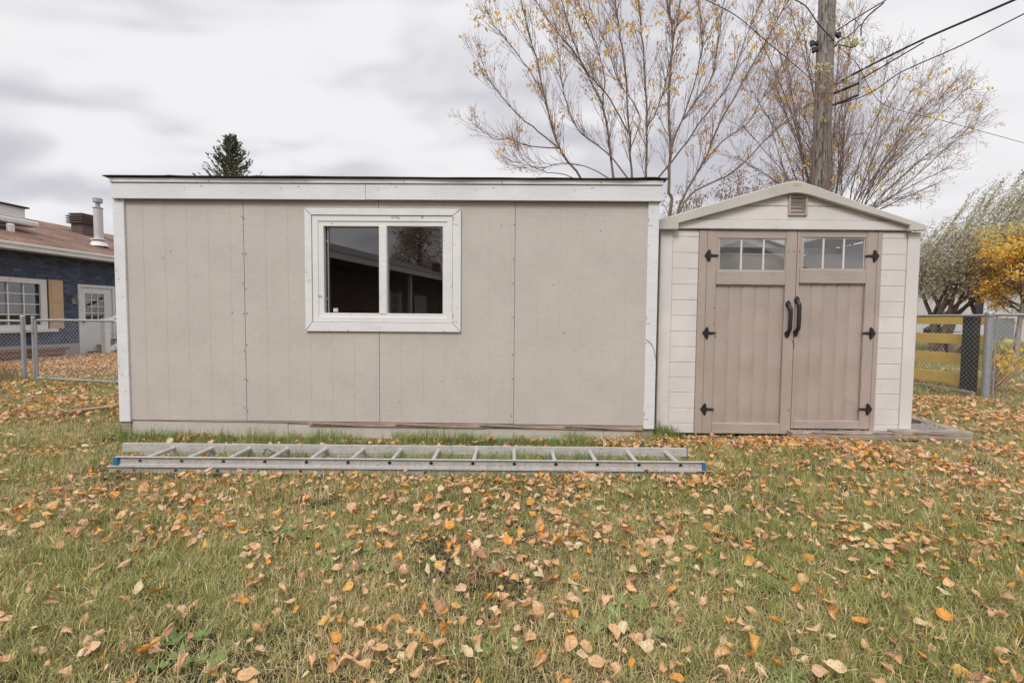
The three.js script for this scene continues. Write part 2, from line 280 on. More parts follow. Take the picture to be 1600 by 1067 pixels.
// ------------------------------------------------------------------ the tan plywood shed
const shed = thing('plywood_shed', 'long flat-roofed shed of tan plywood panels with white trim and one window', 'shed', [-3.729, 0, -4.498], -0.0125);
{
  const W = 5.075, D = 3.0, hole = [1.95, 3.085, 1.145, 1.975], seams = [0.09, 1.205, 2.477, 3.75, 4.985];
  const body = [];
  for (const r of rectsAround(0.02, W - 0.02, 0.0, 2.3, hole)) body.push(bx(r[0], r[1], r[2], r[3], -0.09, -0.004));
  body.push(bx(0.02, 0.1, 0, 2.3, -D, -0.0905), bx(W - 0.1, W - 0.02, 0, 2.3, -D, -0.0905), bx(0.1005, W - 0.1005, 0, 2.3, -D, -D + 0.08), bx(0.1005, W - 0.1005, 0, 0.05, -D + 0.0805, -0.0905));
  obj('wall', body, M.interior, shed);
  obj('side_wall', [bx(0, 0.018, 0.02, 2.3, -D, -0.1)], M.siding, shed); obj('side_wall', [bx(W - 0.018, W, 0.02, 2.3, -D, -0.1)], M.siding, shed);
  obj('back_wall', [bx(0, W, 0.02, 2.3, -D - 0.02, -D - 0.002)], M.siding, shed);
  srand(4);
  for (let k = 0; k < 4; k++) {                    // each sheet: face strips between shallow grooves over a backing
    const x0 = seams[k] + 0.0025, x1 = seams[k + 1] - 0.0025, parts = [], y0 = 0.121 - (k === 3 ? 0.004 : 0);
    for (const r of rectsAround(x0, x1, y0, 2.26, hole)) parts.push(bx(r[0], r[1], r[2], r[3], -0.003, 0.0065));
    const pitch = 0.2065, first = x0 + (k === 0 ? 0.16 : pitch);
    for (let a = x0, b = first; a < x1; a = b + 0.003, b += pitch) {
      const e = Math.min(b, x1);
      if (e - a > 0.01) for (const r of rectsAround(a, e, y0 + 0.0005, 2.2595, hole)) parts.push(bx(r[0], r[1], r[2], r[3], 0.0066, 0.0076 + rr(0, 0.0003), 0.0004));
    }
    const p = obj('panel', parts, M.siding, shed);
    const nails = [];
    for (const nx of [[x1 - 0.012], [x0 + 0.012], [x1 - 0.012], []][k]) for (let y = 0.2; y < 2.2; y += 0.3) nails.push(put(cyl(0.0055, 0.005, 0.003, 7), nx + rr(-0.006, 0.006), y + rr(-0.05, 0.05), 0.0095, Math.PI / 2));
    for (let n = 0; n < 3; n++) { const nx = rr(x0 + 0.1, x1 - 0.1), ny = rr(0.3, 2.1); if (nx < 1.7 || nx > 3.35 || ny < 0.9) nails.push(put(cyl(0.0048, 0.0042, 0.003, 7), nx, ny, 0.0095, Math.PI / 2)); }
    obj('nail_heads', nails, M.nail, p, 'stuff');
  }
  // white corner boards with grey post ends under them
  obj('corner_board', [bx(-0.012, 0.093, 0.1, 2.2, -0.02, 0.028, 0.003), bx(-0.014, 0.004, 0.1, 2.2, -0.12, -0.0205, 0.002)], M.white, shed);
  obj('corner_board', [bx(4.975, 5.076, 0.088, 2.2, -0.02, 0.028, 0.003), bx(5.07, 5.09, 0.088, 2.2, -0.12, -0.0205, 0.002)], M.white, shed);
  obj('post_end', bx(-0.005, 0.083, -0.06, 0.098, -0.1, 0.012, 0.004), M.greyWood, shed); obj('post_end', bx(4.983, 5.068, -0.06, 0.086, -0.1, 0.012, 0.004), M.greyWood, shed);
  // weathered strips under the panels, each a little out of line
  const strip = (x0, x1, ya, yb, h, z1) => { const g = prism([[x0, ya - h], [x1, yb - h], [x1, yb], [x0, ya]], -0.003, z1, 0.002); return obj('weathered_strip', g, M.bleached, shed); };
  strip(0.096, 1.798, 0.124, 0.112, 0.011, 0.012); strip(1.802, 3.49, 0.115, 0.113, 0.034, 0.024); strip(3.495, 4.97, 0.113, 0.1, 0.03, 0.021);
  // skirting boards down in the grass
  for (const [a, b, t] of [[0.094, 1.594, 0.108], [1.599, 3.088, 0.084], [3.094, 4.602, 0.079], [4.607, 4.905, 0.07]]) obj('skirting_board', bx(a, b, -0.08, t - 0.005, -0.02, 0.004, 0.002), M.skirt, shed);
  obj('skirting_end', bx(4.905, 4.975, -0.08, 0.095, -0.02, 0.001), M.bleached, shed);
  // fascia: a wide board with a narrow one over it
  for (const [a, b, d] of [[0.003, 2.37, 0], [2.373, 5.092, 0.004]]) {
    obj('fascia_board', bx(a, b, 2.194 + d * 0.4, 2.336, 0.036, 0.058 + d * 0.3, 0.003), M.white, shed);
    obj('drip_board', bx(a - 0.006, b + (d ? 0.004 : 0), 2.34, 2.381, 0.03, 0.07 + d * 0.3, 0.003), M.white, shed);
  }
  obj('fascia_board', bx(0.003, 0.022, 2.194, 2.336, -D, 0.0355, 0.003), M.white, shed); obj('fascia_board', bx(5.073, 5.092, 2.194, 2.336, -D, 0.0355, 0.003), M.white, shed);
  obj('soffit', [bx(0.0225, 5.0725, 2.262, 2.268, -0.1, 0.0355)], M.white, shed);
  // roof sheet with a dark curling felt edge
  {
    const n = 90, p = [], idx = [], uv = [];
    for (let i = 0; i <= n; i++) {
      const x = mix(-0.05, 5.13, i / n), w = 0.010 * (plain(x * 2.2 + 3, 1, 71) - 0.5) + 0.012 * Math.max(0, plain(x * 5 + 3, 5, 72) - 0.75) * 4, wob = 0.012 * (plain(x * 4, 9, 73) - 0.5) + (i === 0 ? -0.01 : 0);
      for (const [y, z] of [[2.386 + w, 0.1 + wob], [2.393 + w, 0.1 + wob], [2.398, 0.02], [2.34, -3.1], [2.325, -3.1]]) { p.push(x, y, z); uv.push(x, z + y); }
    }
    for (let i = 0; i < n; i++) for (let k = 0; k < 5; k++) { const a = i * 5 + k, b = i * 5 + ((k + 1) % 5); idx.push(a, a + 5, b, b, a + 5, b + 5); }
    const g = new THREE.BufferGeometry(); g.setAttribute('position', new THREE.Float32BufferAttribute(p, 3)); g.setAttribute('uv', new THREE.Float32BufferAttribute(uv, 2)); g.setIndex(idx);
    const q = g.toNonIndexed(); q.computeVertexNormals(); obj('roof', q, M.felt, shed);
  }
  // window: mitred trim, vinyl frame, mullion, two panes
  const win = new THREE.Group(); win.name = 'window'; shed.add(win);
  const [ox0, ox1, oy0, oy1, ix0, ix1, iy0, iy1] = [1.79, 3.247, 0.985, 2.122, 1.853, 3.17, 1.067, 2.06], e = 0.0012, T = (o) => obj('trim_board', prism(o, 0.0086, 0.031, 0.002), M.white, win);
  T([[ox0 + 0.008, oy1], [ox1 - 0.004, oy1], [ix1, iy1 + e], [ix0, iy1 + e]]); T([[ox0, oy0 - 0.004], [ox1, oy0], [ix1, iy0 - e], [ix0, iy0 - e]]);
  T([[ox0 - 0.003, oy0 + 0.004], [ix0 - e, iy0 + 0.003], [ix0 - e, iy1 - 0.003], [ox0, oy1 - 0.008]]); T([[ix1 + e, iy0 + 0.003], [ox1, oy0 + 0.006], [ox1, oy1 - 0.006], [ix1 + e, iy1 - 0.003]]);
  const ring = (a, b, c, d, holes, z0, z1, ch) => { const s = new THREE.Shape([[a, c], [b, c], [b, d], [a, d]].map((q) => new THREE.Vector2(...q))); for (const h of holes) s.holes.push(new THREE.Path([[h[0], h[2]], [h[0], h[3]], [h[1], h[3]], [h[1], h[2]]].map((q) => new THREE.Vector2(...q)))); const g = new THREE.ExtrudeGeometry(s, { depth: z1 - z0 - ch, bevelEnabled: true, bevelThickness: ch, bevelSize: ch, bevelOffset: -ch, bevelSegments: 1 }); g.translate(0, 0, z0); return uvByFace(g); };
  const pl = [1.960, 2.478, 1.154, 1.961], pr = [2.555, 3.076, 1.154, 1.964];
  obj('window_frame', [ring(ix0 + 0.002, ix1 - 0.002, iy0 + 0.002, iy1 - 0.002, [[pl[0] - 0.05, pr[1] + 0.04, pl[2] - 0.035, pl[3] + 0.045]], -0.03, 0.021, 0.003), ring(ix0 + 0.04, ix1 - 0.04, iy0 + 0.035, iy1 - 0.035, [pl, pr], -0.07, 0.013, 0.003)], M.vinyl, win);
  obj('mullion', bx(2.484, 2.549, 1.15, 1.966, 0.0135, 0.019, 0.002), M.vinyl, win);
  obj('sash', [bx(1.9605, 1.968, 1.1545, 1.9605, -0.05, -0.02), bx(1.985, 1.992, 1.1545, 1.9605, -0.05, -0.018), bx(1.9685, 1.9845, 1.28, 1.3, -0.05, -0.03), bx(1.9685, 1.9845, 1.82, 1.84, -0.05, -0.03)], M.galv, win);
  obj('pane', new THREE.PlaneGeometry(0.485, 0.806).translate(2.2355, 1.5575, -0.034), M.glass, win); obj('pane', new THREE.PlaneGeometry(0.52, 0.809).translate(2.8155, 1.559, -0.02), M.glass, win);
  obj('sticker', [bx(2.028, 2.072, 1.165, 1.198, -0.0335, -0.0328)], M.trimWhite, win);
  obj('sticker_print', [bx(2.034, 2.066, 1.188, 1.191, -0.0327, -0.0324), bx(2.034, 2.06, 1.181, 1.1835, -0.0327, -0.0324), bx(2.034, 2.064, 1.173, 1.1755, -0.0327, -0.0324)], M.galv, win);
}
{ // loose wire at the shed's right corner
  const b = new Bag(), c = new THREE.CatmullRomCurve3([[4.977, 0.933, 0.03], [5.01, 0.91, 0.035], [5.045, 0.865, 0.03], [5.066, 0.8, 0.032], [5.08, 0.72, 0.02], [5.1, 0.6, -0.03]].map((q) => V(...q)));
  obj('loose_wire', b.tube(c.getPoints(16), Array(17).fill(0.0022), 5).geometry, M.cable, shed);
}

// ------------------------------------------------------------------ the cream plastic shed
const plastic = thing('plastic_shed', 'small gabled garden shed of cream plastic with taupe double doors', 'shed', [1.434, 0, -4.64]);
{
  const W = 2.51, D = 1.82, k8 = ([x, y]) => [-1.434 + (x + 1.434) * 0.983, 1.12 + (y - 1.12) * 0.983];
  // hollow body
  obj('wall', [bx(0.01, 0.05, 0, 1.99, -D, -0.03), bx(W - 0.05, W - 0.01, 0, 1.99, -D, -0.03), bx(0.0505, W - 0.0505, 0, 1.99, -D, -D + 0.04), bx(0.0505, 0.46, 0, 1.98, -0.06, -0.012), bx(2.105, W - 0.0505, 0, 1.98, -0.06, -0.012), bx(0.0505, W - 0.0505, -0.02, 0.02, -D + 0.0405, -0.0605)], M.cream, plastic);
  for (const z of [-D, -0.06]) obj('gable_wall', prism([[0.06, 1.991], [W - 0.06, 1.991], [W / 2 + 0.03, 2.42], [W / 2 - 0.03, 2.42]], z, z + 0.045), M.cream, plastic);
  obj('corner_post', bx(-0.004, 0.116, 0, 1.985, -0.02, 0.022, 0.006), M.cream, plastic); obj('corner_post', bx(2.393, 2.513, 0.02, 1.985, -0.02, 0.022, 0.006), M.cream, plastic);
  for (const [a, b, lo] of [[0.118, 0.371, 0], [2.149, 2.391, 0.03]]) {
    const ys = [lo, 0.098, 0.248, 0.402, 0.55, 0.7, 0.853, 1.003, 1.158, 1.31, 1.461, 1.614, 1.768, 1.922, 1.983];
    for (let i = 0; i + 1 < ys.length; i++) obj('siding_board', bx(a, b, ys[i] + 0.0022, ys[i + 1], -0.0115, 0.010, 0.004), M.cream, plastic);
  }
  obj('door_post', bx(0.373, 0.449, 0, 1.985, -0.0115, 0.018, 0.004), M.taupe, plastic); obj('door_post', bx(2.103, 2.147, 0.02, 1.985, -0.0115, 0.018, 0.004), M.taupe, plastic);
  // header band, gable boards, vent
  obj('header_band', bx(0.12, 2.4, 1.9955, 2.084, -0.011, 0.04, 0.005), M.cream, plastic);
  for (const o of [[[0.3, 2.088], [1.227, 2.088], [1.227, 2.217], [0.66, 2.217]], [[1.371, 2.088], [2.22, 2.088], [1.87, 2.217], [1.371, 2.217]], [[1.2275, 2.088], [1.3705, 2.088], [1.3705, 2.128], [1.2275, 2.128]], [[0.68, 2.222], [1.227, 2.222], [1.227, 2.374]], [[1.371, 2.222], [1.85, 2.222], [1.371, 2.374]]]) obj('gable_board', prism(o, -0.011, 0.03, 0.003), M.cream, plastic);
  const vent = obj('vent', [bx(1.208, 1.228, 2.127, 2.343, 0.0305, 0.05, 0.003), bx(1.37, 1.39, 2.127, 2.343, 0.0305, 0.05, 0.003), bx(1.2285, 1.3695, 2.127, 2.146, 0.0305, 0.05, 0.003), bx(1.2285, 1.3695, 2.325, 2.343, 0.0305, 0.05, 0.003)], M.taupe, plastic);
  for (let i = 0; i < 5; i++) { const y = 2.158 + i * 0.0365; obj('slat', put(bx(-0.0705, 0.0705, -0.012, 0.012, -0.002, 0.002, 0.0008), 1.299, y, 0.041, 0.6), M.taupe, vent); }
  // roof: moulded fascia band with rounded ridge, two slopes, ridge skylight
  const up = [[-0.02, 2.086], [0.5, 2.243], [1.1, 2.424], [1.22, 2.457], [1.29, 2.468], [1.36, 2.456], [1.48, 2.42], [2.0, 2.238], [2.577, 2.056]], lowr = [[2.577, 2.004], [2.415, 1.999], [2.415, 2.05], [1.9, 2.197], [1.45, 2.328], [1.37, 2.345], [1.3, 2.352], [1.23, 2.345], [1.15, 2.325], [0.7, 2.2], [0.172, 2.052], [0.172, 1.993], [-0.018, 1.991]];
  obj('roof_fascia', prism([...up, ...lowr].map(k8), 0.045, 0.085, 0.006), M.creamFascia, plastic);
  const slab = (a, b, z0, z1) => { const [p, q] = [k8(a), k8(b)]; return prism([[p[0], p[1] - 0.03], [q[0], q[1] - 0.03], q, p], z0, z1); };
  const slope = [[-0.02, 2.088], [0.3, 2.184], [1.14, 2.436], [1.44, 2.436], [2.3, 2.151], [2.577, 2.06]];
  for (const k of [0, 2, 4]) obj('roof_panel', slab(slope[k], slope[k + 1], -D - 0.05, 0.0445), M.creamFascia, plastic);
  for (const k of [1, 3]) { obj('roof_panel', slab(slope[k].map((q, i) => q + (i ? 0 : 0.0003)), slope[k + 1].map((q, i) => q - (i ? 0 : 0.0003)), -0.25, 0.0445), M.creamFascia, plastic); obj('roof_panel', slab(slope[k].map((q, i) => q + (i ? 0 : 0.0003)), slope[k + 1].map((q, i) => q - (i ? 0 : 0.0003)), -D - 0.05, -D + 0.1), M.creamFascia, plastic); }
  for (const [a, b] of [[[0.3005, 2.18], [1.1395, 2.43]], [[1.4405, 2.43], [2.2995, 2.145]]]) obj('skylight', slab(a, b, -D + 0.1005, -0.2505), new THREE.MeshPhysicalMaterial({ color: rgb(0.9, 0.9, 0.88), transmission: 0.9, thickness: 0, roughness: 0.5 }), plastic);
  obj('roof_beam', [put(bx(-1.15, 1.15, -0.03, 0.03, -0.02, 0.02), 1.25, 1.93, -0.9)], M.galv, plastic);
  { const b = k8([1.268, 2.43]); obj('maker_plate', [bx(b[0], b[0] + 0.075, b[1] - 0.012, b[1] + 0.012, 0.0851, 0.087)], std({ color: rgb(0.45, 0.4, 0.3), roughness: 0.5 }), plastic); obj('maker_plate_print', [0, 1, 2, 3, 4].map((i) => bx(b[0] + 0.008 + i * 0.013, b[0] + 0.016 + i * 0.013, b[1] - 0.006, b[1] + 0.006, 0.0871, 0.0876)), std({ color: rgb(0.6, 0.5, 0.3), roughness: 0.4 }), plastic); }
  // doors
  const bulge = (x, y) => 0.009 * (Math.exp(-(((y - 0.72) / 0.14) ** 2)) + 0.8 * Math.exp(-(((y - 0.22) / 0.11) ** 2)) + 0.7 * Math.exp(-(((y - 1.22) / 0.12) ** 2))) * (0.6 + 0.4 * Math.cos(x * 21));
  const plank = (x0, x1, y0, y1) => {
    const nx = 4, ny = 28, g = new THREE.PlaneGeometry(x1 - x0 - 0.0105, y1 - y0, nx, ny), p = g.attributes.position, uv = g.attributes.uv;
    g.translate((x0 + x1) / 2, (y0 + y1) / 2, 0);
    for (let i = 0; i < p.count; i++) { const c = i % (nx + 1), x = p.getX(i), y = p.getY(i); p.setZ(i, c === 0 || c === nx ? -0.024 : -0.008 + bulge(x, y)); uv.setXY(i, x, y); if (c === 1) p.setX(i, x0 + 0.009); if (c === nx - 1) p.setX(i, x1 - 0.009); }
    g.computeVertexNormals(); return g;
  };
  function door(x0, x1, yb, yt, win, pan, grooves, side, hys, handle, dir) {
    const [wa, wb, wc, wd] = win, [pa, pb, pc, pd] = pan, parts = [];
    parts.push(bx(x0, pa - 0.012, yb, yt, -0.014, 0.016, 0.004), bx(pb + 0.012, x1, yb, yt, -0.014, 0.016, 0.004));
    parts.push(bx(pa - 0.0115, pb + 0.0115, wd + 0.004, yt, -0.014, 0.012, 0.003));
    parts.push(bx(pa - 0.0115, wa - 0.004, wc - 0.004, wd + 0.0035, -0.014, 0.0125, 0.003), bx(wb + 0.004, pb + 0.0115, wc - 0.004, wd + 0.0035, -0.014, 0.0125, 0.003));
    parts.push(bx(pa - 0.011, pb + 0.011, yb + 0.002, pd - 0.002, -0.04, -0.0145));
    const d = obj('door', parts, M.taupe, plastic);
    obj('rail', bx(pa - 0.011, pb + 0.011, pd + 0.003, wc - 0.0045, -0.014, 0.021, 0.005), M.taupeRail, d);
    obj('rail', bx(pa - 0.011, pb + 0.011, yb + 0.001, pc - 0.003, -0.014, 0.019, 0.005), M.taupeRail, d);
    const xs = [pa - 0.011, ...grooves, pb + 0.011];
    for (let i = 0; i + 1 < xs.length; i++) obj('plank', plank(xs[i], xs[i + 1], pc - 0.002, pd + 0.002), M.taupe, d);
    for (let i = 0; i < 3; i++) obj('pane', new THREE.PlaneGeometry((wb - wa) / 3 - 0.012, wd - wc - 0.012).translate(wa + (wb - wa) * (i + 0.5) / 3, (wc + wd) / 2, -0.004), M.acrylic, d);
    obj('pane_frame', [bx(wa, wb, wc, wc + 0.007, -0.012, 0.002), bx(wa, wb, wd - 0.007, wd, -0.012, 0.002), bx(wa, wa + 0.007, wc + 0.0072, wd - 0.0072, -0.012, 0.002), bx(wb - 0.007, wb, wc + 0.0072, wd - 0.0072, -0.012, 0.002)], M.creamFascia, d);
    for (const f of [1, 2]) obj('muntin', bx(wa + (wb - wa) * f / 3 - 0.008, wa + (wb - wa) * f / 3 + 0.008, wc + 0.0072, wd - 0.0072, -0.013, 0.004, 0.002), M.cream, d);
    for (const hy of hys) {                      // black strap hinge: rounded post leaf, knuckle, tapering strap
      const hx = side, s = dir, o = [[0, -0.045], [0.012, -0.06], [0.026, -0.052], [0.03, -0.02], [0.036, -0.013], [0.10, -0.009], [0.106, 0], [0.10, 0.009], [0.036, 0.013], [0.03, 0.02], [0.026, 0.052], [0.012, 0.06], [0, 0.045], [-0.016, 0.024], [-0.03, 0.006], [-0.03, -0.006], [-0.016, -0.024]].map(([a, b]) => [hx + a * s, hy + b]);
      if (s < 0) o.reverse();
      const h = obj('hinge', [prism(o, 0.0185, 0.026, 0.002), put(cyl(0.009, 0.009, 0.1, 10), hx + 0.012 * s, hy, 0.027)], M.black, d);
      for (const a of [-0.014, 0.05, 0.085]) obj('screw', put(new THREE.SphereGeometry(0.0045, 8, 4), hx + a * s, hy, 0.026), M.nail, h);
    }
    const [hx, ha, hb] = handle, c = new THREE.CatmullRomCurve3([[0, ha, 0.02], [0, ha - 0.012, 0.034], [0.004, ha - 0.05, 0.058], [0.004, (ha + hb) / 2, 0.062], [0.004, hb + 0.05, 0.058], [0, hb + 0.012, 0.034], [0, hb, 0.02]].map(([a, b, z]) => V(hx + a, b, z)), false, 'catmullrom', 0.25);
    const b = new Bag(), pts = c.getPoints(24); b.tube(pts, pts.map((_, i) => 0.016 + 0.003 * Math.sin((i / 24) * Math.PI)), 8);
    const H = obj('handle', b.geometry, M.black, d);
    for (const [y, s] of [[ha + 0.004, -1], [hb - 0.004, 1]]) { const o = [[0, -0.03], [0.016, -0.012], [0.02, 0.008], [0.01, 0.026], [-0.01, 0.026], [-0.02, 0.008], [-0.016, -0.012]].map(([p, q]) => [hx + p * 1.35, y + q * 1.25 * s]); if (s < 0) o.reverse(); obj('mount', prism(o, 0.0165, 0.028, 0.003), M.black, H); }
    return d;
  }
  door(0.452, 1.322, 0.0, 1.984, [0.572, 1.222, 1.602, 1.907], [0.556, 1.208, 0.108, 1.46], [0.683, 0.807, 0.943, 1.074], 0.455, [1.743, 0.993, 0.243], [1.252, 1.279, 0.99], 1);
  door(1.3275, 2.1005, 0.055, 1.984, [1.387, 1.985, 1.62, 1.923], [1.366, 1.99, 0.14, 1.48], [1.487, 1.612, 1.741, 1.861], 2.085, [1.752, 1.005, 0.257], [1.335, 1.32, 1.004], -1);
  srand(61);
  for (const [x, y] of [[1.238, 1.79], [1.292, 1.789], [1.345, 1.79], [0.535, 1.24], [0.535, 1.08], [1.3, 0.24]]) obj('screw', put(new THREE.SphereGeometry(0.006, 8, 5), x, y, 0.016), M.nail, plastic);
  obj('chipped_plastic', Array.from({ length: 9 }, (_, i) => put(bx(-0.006, 0.006, -0.004, 0.004, -0.002, 0.002), 1.312 + rr(-0.012, 0.016), 0.97 - i * 0.014, 0.0165, 0, 0, rr(0, 3))), M.brownMetal, plastic, 'stuff');
}
// timber edging with a gravel bed round the plastic shed
{
  const f = thing('timber_edging', 'grey weathered timber edging round the right corner of the plastic shed', 'edging', [2.72, GROUND, -4.52]);
  obj('timber', bx(0, 0.98, 0, 0.075, -0.1, 0, 0.006), M.greyWood, f);
  obj('timber', put(bx(0, 0.765, 0, 0.098, -0.1, 0, 0.008), 0.985, 0, 0.0, 0, 0, -0.006), M.greyWood, f);
  obj('timber', put(bx(0, 0.95, 0, 0.085, -0.09, 0, 0.008), 1.74, 0, -0.1005, 0, Math.PI / 2 - 0.14, 0), M.greyWood, f);
  const g = obj('gravel', bx(2.75, 4.45, GROUND, GROUND + 0.065, -5.0, -4.625), M.gravel, scene, 'structure');
  srand(5); const im = new THREE.InstancedMesh(new THREE.IcosahedronGeometry(0.014, 0), M.gravel, 1400), m = new THREE.Matrix4();
  for (let i = 0; i < 1400; i++) { m.compose(V(rr(2.75, 4.44), GROUND + 0.066, rr(-4.98, -4.63)), new THREE.Quaternion().setFromEuler(new THREE.Euler(rr(0, 6), rr(0, 6), rr(0, 6))), V(rr(0.5, 1.5), rr(0.5, 1), rr(0.5, 1.5))); im.setMatrixAt(i, m); }
  im.name = 'gravel_stones'; tag(im, 'pale gravel stones between the plastic shed and its timber edging', 'gravel', null, 'stuff'); scene.add(im);
}

// ------------------------------------------------------------------ the aluminium ladder lying in the grass
{
  const Z = 3.385, lad = thing('extension_ladder', 'aluminium extension ladder lying on its side rails in the grass before the tan shed', 'ladder', [0, -0.004, -Z]);
  const X = (px) => at(px, 720, Z).x, W = 0.385;
  function section(name, x0, x1, y0, y1, first, n, zn, zf, x0f, x1f) {
    const s = new THREE.Group(); s.name = name; lad.add(s);
    const ym = (y0 + y1) / 2, step = 0.3035, holes = Array.from({ length: n }, (_, i) => first + i * step);
    for (const [z, out, a, b] of [[zn, 1, x0, x1], [zf, -1, x0f, x1f]]) {
      const sh = new THREE.Shape([[a, y0], [b, y0], [b, y1], [a, y1]].map((q) => new THREE.Vector2(...q)));
      for (const h of holes) { const p = new THREE.Path(); p.absarc(h, ym, 0.0135, -1.0, 3.9, false); p.closePath(); if (h > a + 0.03 && h < b - 0.03) sh.holes.push(p); }
      const web = new THREE.ExtrudeGeometry(sh, { depth: 0.003, bevelEnabled: false, curveSegments: 10 }); web.translate(0, 0, z - 0.0215 * (out > 0 ? 1 : 0) + (out < 0 ? 0.0185 : 0));
      const zi = out > 0 ? z - 0.0185 : z, zo = out > 0 ? z : z + 0.0185;
      obj('rail', [uvByFace(web), bx(a, b, y1 - 0.004, y1, zi, zo, 0.001), bx(a, b, y0, y0 + 0.004, zi, zo, 0.001), bx(a, b, y0 + 0.0045, y0 + 0.012, zi + (out > 0 ? 0 : 0.0105), zi + (out > 0 ? 0.008 : 0.0185), 0.001)], M.alu, s);
      for (const h of holes) if (out > 0) { const c = new THREE.RingGeometry(0.0138, 0.0185, 16); c.translate(h, ym, z - 0.0178); obj('rung_flare', c, M.alu, s); }
    }
    for (const h of holes) {
      const c = cyl(0.0155, 0.0155, Math.abs(zn - zf) - 0.043, 12, true); c.scale(1, 1, 1); obj('rung', put(c, h, ym, (zn + zf) / 2, Math.PI / 2), M.alu, s);
    }
    return s;
  }
  const up = section('fly_section', X(178), X(1103), 0.026, 0.094, X(215), 14, 0, -W, at(194, 690, 3.77).x, 1.41);
  section('base_section', X(165), X(1090), -0.045, 0.0245, X(206), 14, 0.004, -W - 0.004, at(212, 700, 3.77).x, 1.36);
  for (const [x, s] of [[X(178), -1], [X(1103), 1]]) for (const z of [-0.01, -W + 0.01]) if (!(s < 0 && z < -0.1)) obj('end_cap', bx(x + (s < 0 ? -0.012 : -0.02), x + (s < 0 ? 0.022 : 0.004), 0.031, 0.0885, z - 0.0075, z + 0.0105, 0.002), M.blue, up);
  obj('pull_rope', (() => { const b = new Bag(), c = new THREE.CatmullRomCurve3([[X(375), 0.03, -0.32], [X(388), 0.09, -0.25], [X(398), 0.095, -0.2], [X(410), 0.05, -0.24]].map((q) => V(...q))); return b.tube(c.getPoints(14), Array(15).fill(0.006), 6).geometry; })(), std({ color: rgb(0.12, 0.17, 0.14), roughness: 0.9 }), lad);
}
{ const o = thing('old_plank', 'dark weathered plank lying in the grass left of the tan shed', 'plank', [-4.9, GROUND + 0.012, -5.43], 0); const a = onGround(74, 651), b = onGround(192, 637); o.position.set((a.x + b.x) / 2, GROUND + 0.012, (a.z + b.z) / 2); o.rotation.y = Math.atan2(-(b.z - a.z), b.x - a.x); const L = a.distanceTo(b) / 2 + 0.05; obj('board', bx(-L, L, 0, 0.035, -0.07, 0.02, 0.006), M.greyWood, o); obj('board', put(bx(-0.2, L + 0.3, 0.0355, 0.06, -0.06, 0.04, 0.006), 0, 0, 0, 0, 0.03, 0.01), M.bleached, o); }

// ------------------------------------------------------------------ chain-link fences
// woven wire in the plane of x and y: zigzag wires from both sides, as one net
function net(w, y0, y1, pitch = 0.07, r = 0.0011) {
  const b = new Bag(), h = y1 - y0;
  for (let c = -h; c < w; c += pitch) {
    for (const s of [1, -1]) {
      let xa = c, xb = c + h, ya = s > 0 ? y0 : y1, yb = s > 0 ? y1 : y0;
      if (xa < 0) { ya += s * -xa; xa = 0; }
      if (xb > w) { yb -= s * (xb - w); xb = w; }
      if (xb - xa > 0.02) b.tube([V(xa, ya, 0.0017 * s), V(xb, yb, 0.0017 * s)], [r, r], 3);
    }
  }
  return b.geometry;
}
const pipe = (pts, r, sides = 10) => new Bag().tube(pts.map((q) => V(...q)), pts.map(() => r), sides).geometry;
const capped = (r, h) => [cyl(r, r, h, 14), new THREE.SphereGeometry(r * 1.12, 14, 6, 0, 6.3, 0, 1.57).scale(1, 0.7, 1).translate(0, h / 2, 0), cyl(r * 1.12, r * 1.12, 0.03, 14).translate(0, h / 2 - 0.01, 0)];
{
  const f = thing('chain_link_fence', 'grey chain-link fence running left from the gate in front of the navy house', 'fence', [-8.07, GROUND, -7.8]);
  obj('post', join(capped(0.031, 1.1)).translate(0, 0.55, 0), M.galv, f);
  obj('rail', pipe([[0, 1.03, 0], [-6, 1.03, -0.2]], 0.02), M.galv, f);
  obj('wire_net', net(6, 0.02, 1.02, 0.07, 0.0014).rotateY(Math.PI).translate(0, 0, -0.02), M.wire, f, 'stuff');
  obj('post', join(capped(0.028, 1.08)).translate(-2.6, 0.54, -0.08), M.galv, f); obj('post', join(capped(0.028, 1.08)).translate(-5.2, 0.54, -0.16), M.galv, f);
  const g = thing('chain_link_gate', 'chain-link gate with a rounded tube frame between the grey posts and tan shed', 'gate', [-7.9, GROUND, -7.8], -0.17);
  const L = 1.72, pts = [[0.05, 0.06, 0], [0.05, 1.0, 0], [0.09, 1.045, 0], [0.5, 1.05, 0], [L - 0.12, 1.05, 0], [L - 0.035, 1.015, 0], [L, 0.93, 0], [L, 0.06, 0]];
  obj('gate_frame', [pipe(pts, 0.019), pipe([[0.05, 0.09, 0], [L, 0.07, 0]], 0.019)], M.galv, g);
  obj('gate_post', join(capped(0.025, 1.09)).translate(0, 0.545, 0), M.galv, g);
  obj('wire_net', net(L - 0.09, 0.09, 1.03, 0.07, 0.0015).translate(0.06, 0, -0.014), M.wire, g, 'stuff');
  obj('latch', [bx(-0.16, 0.05, 0.86, 0.885, -0.012, 0.012, 0.004), put(cyl(0.045, 0.045, 0.05, 12), 0.0, 0.87, 0)], M.galv, g);
}
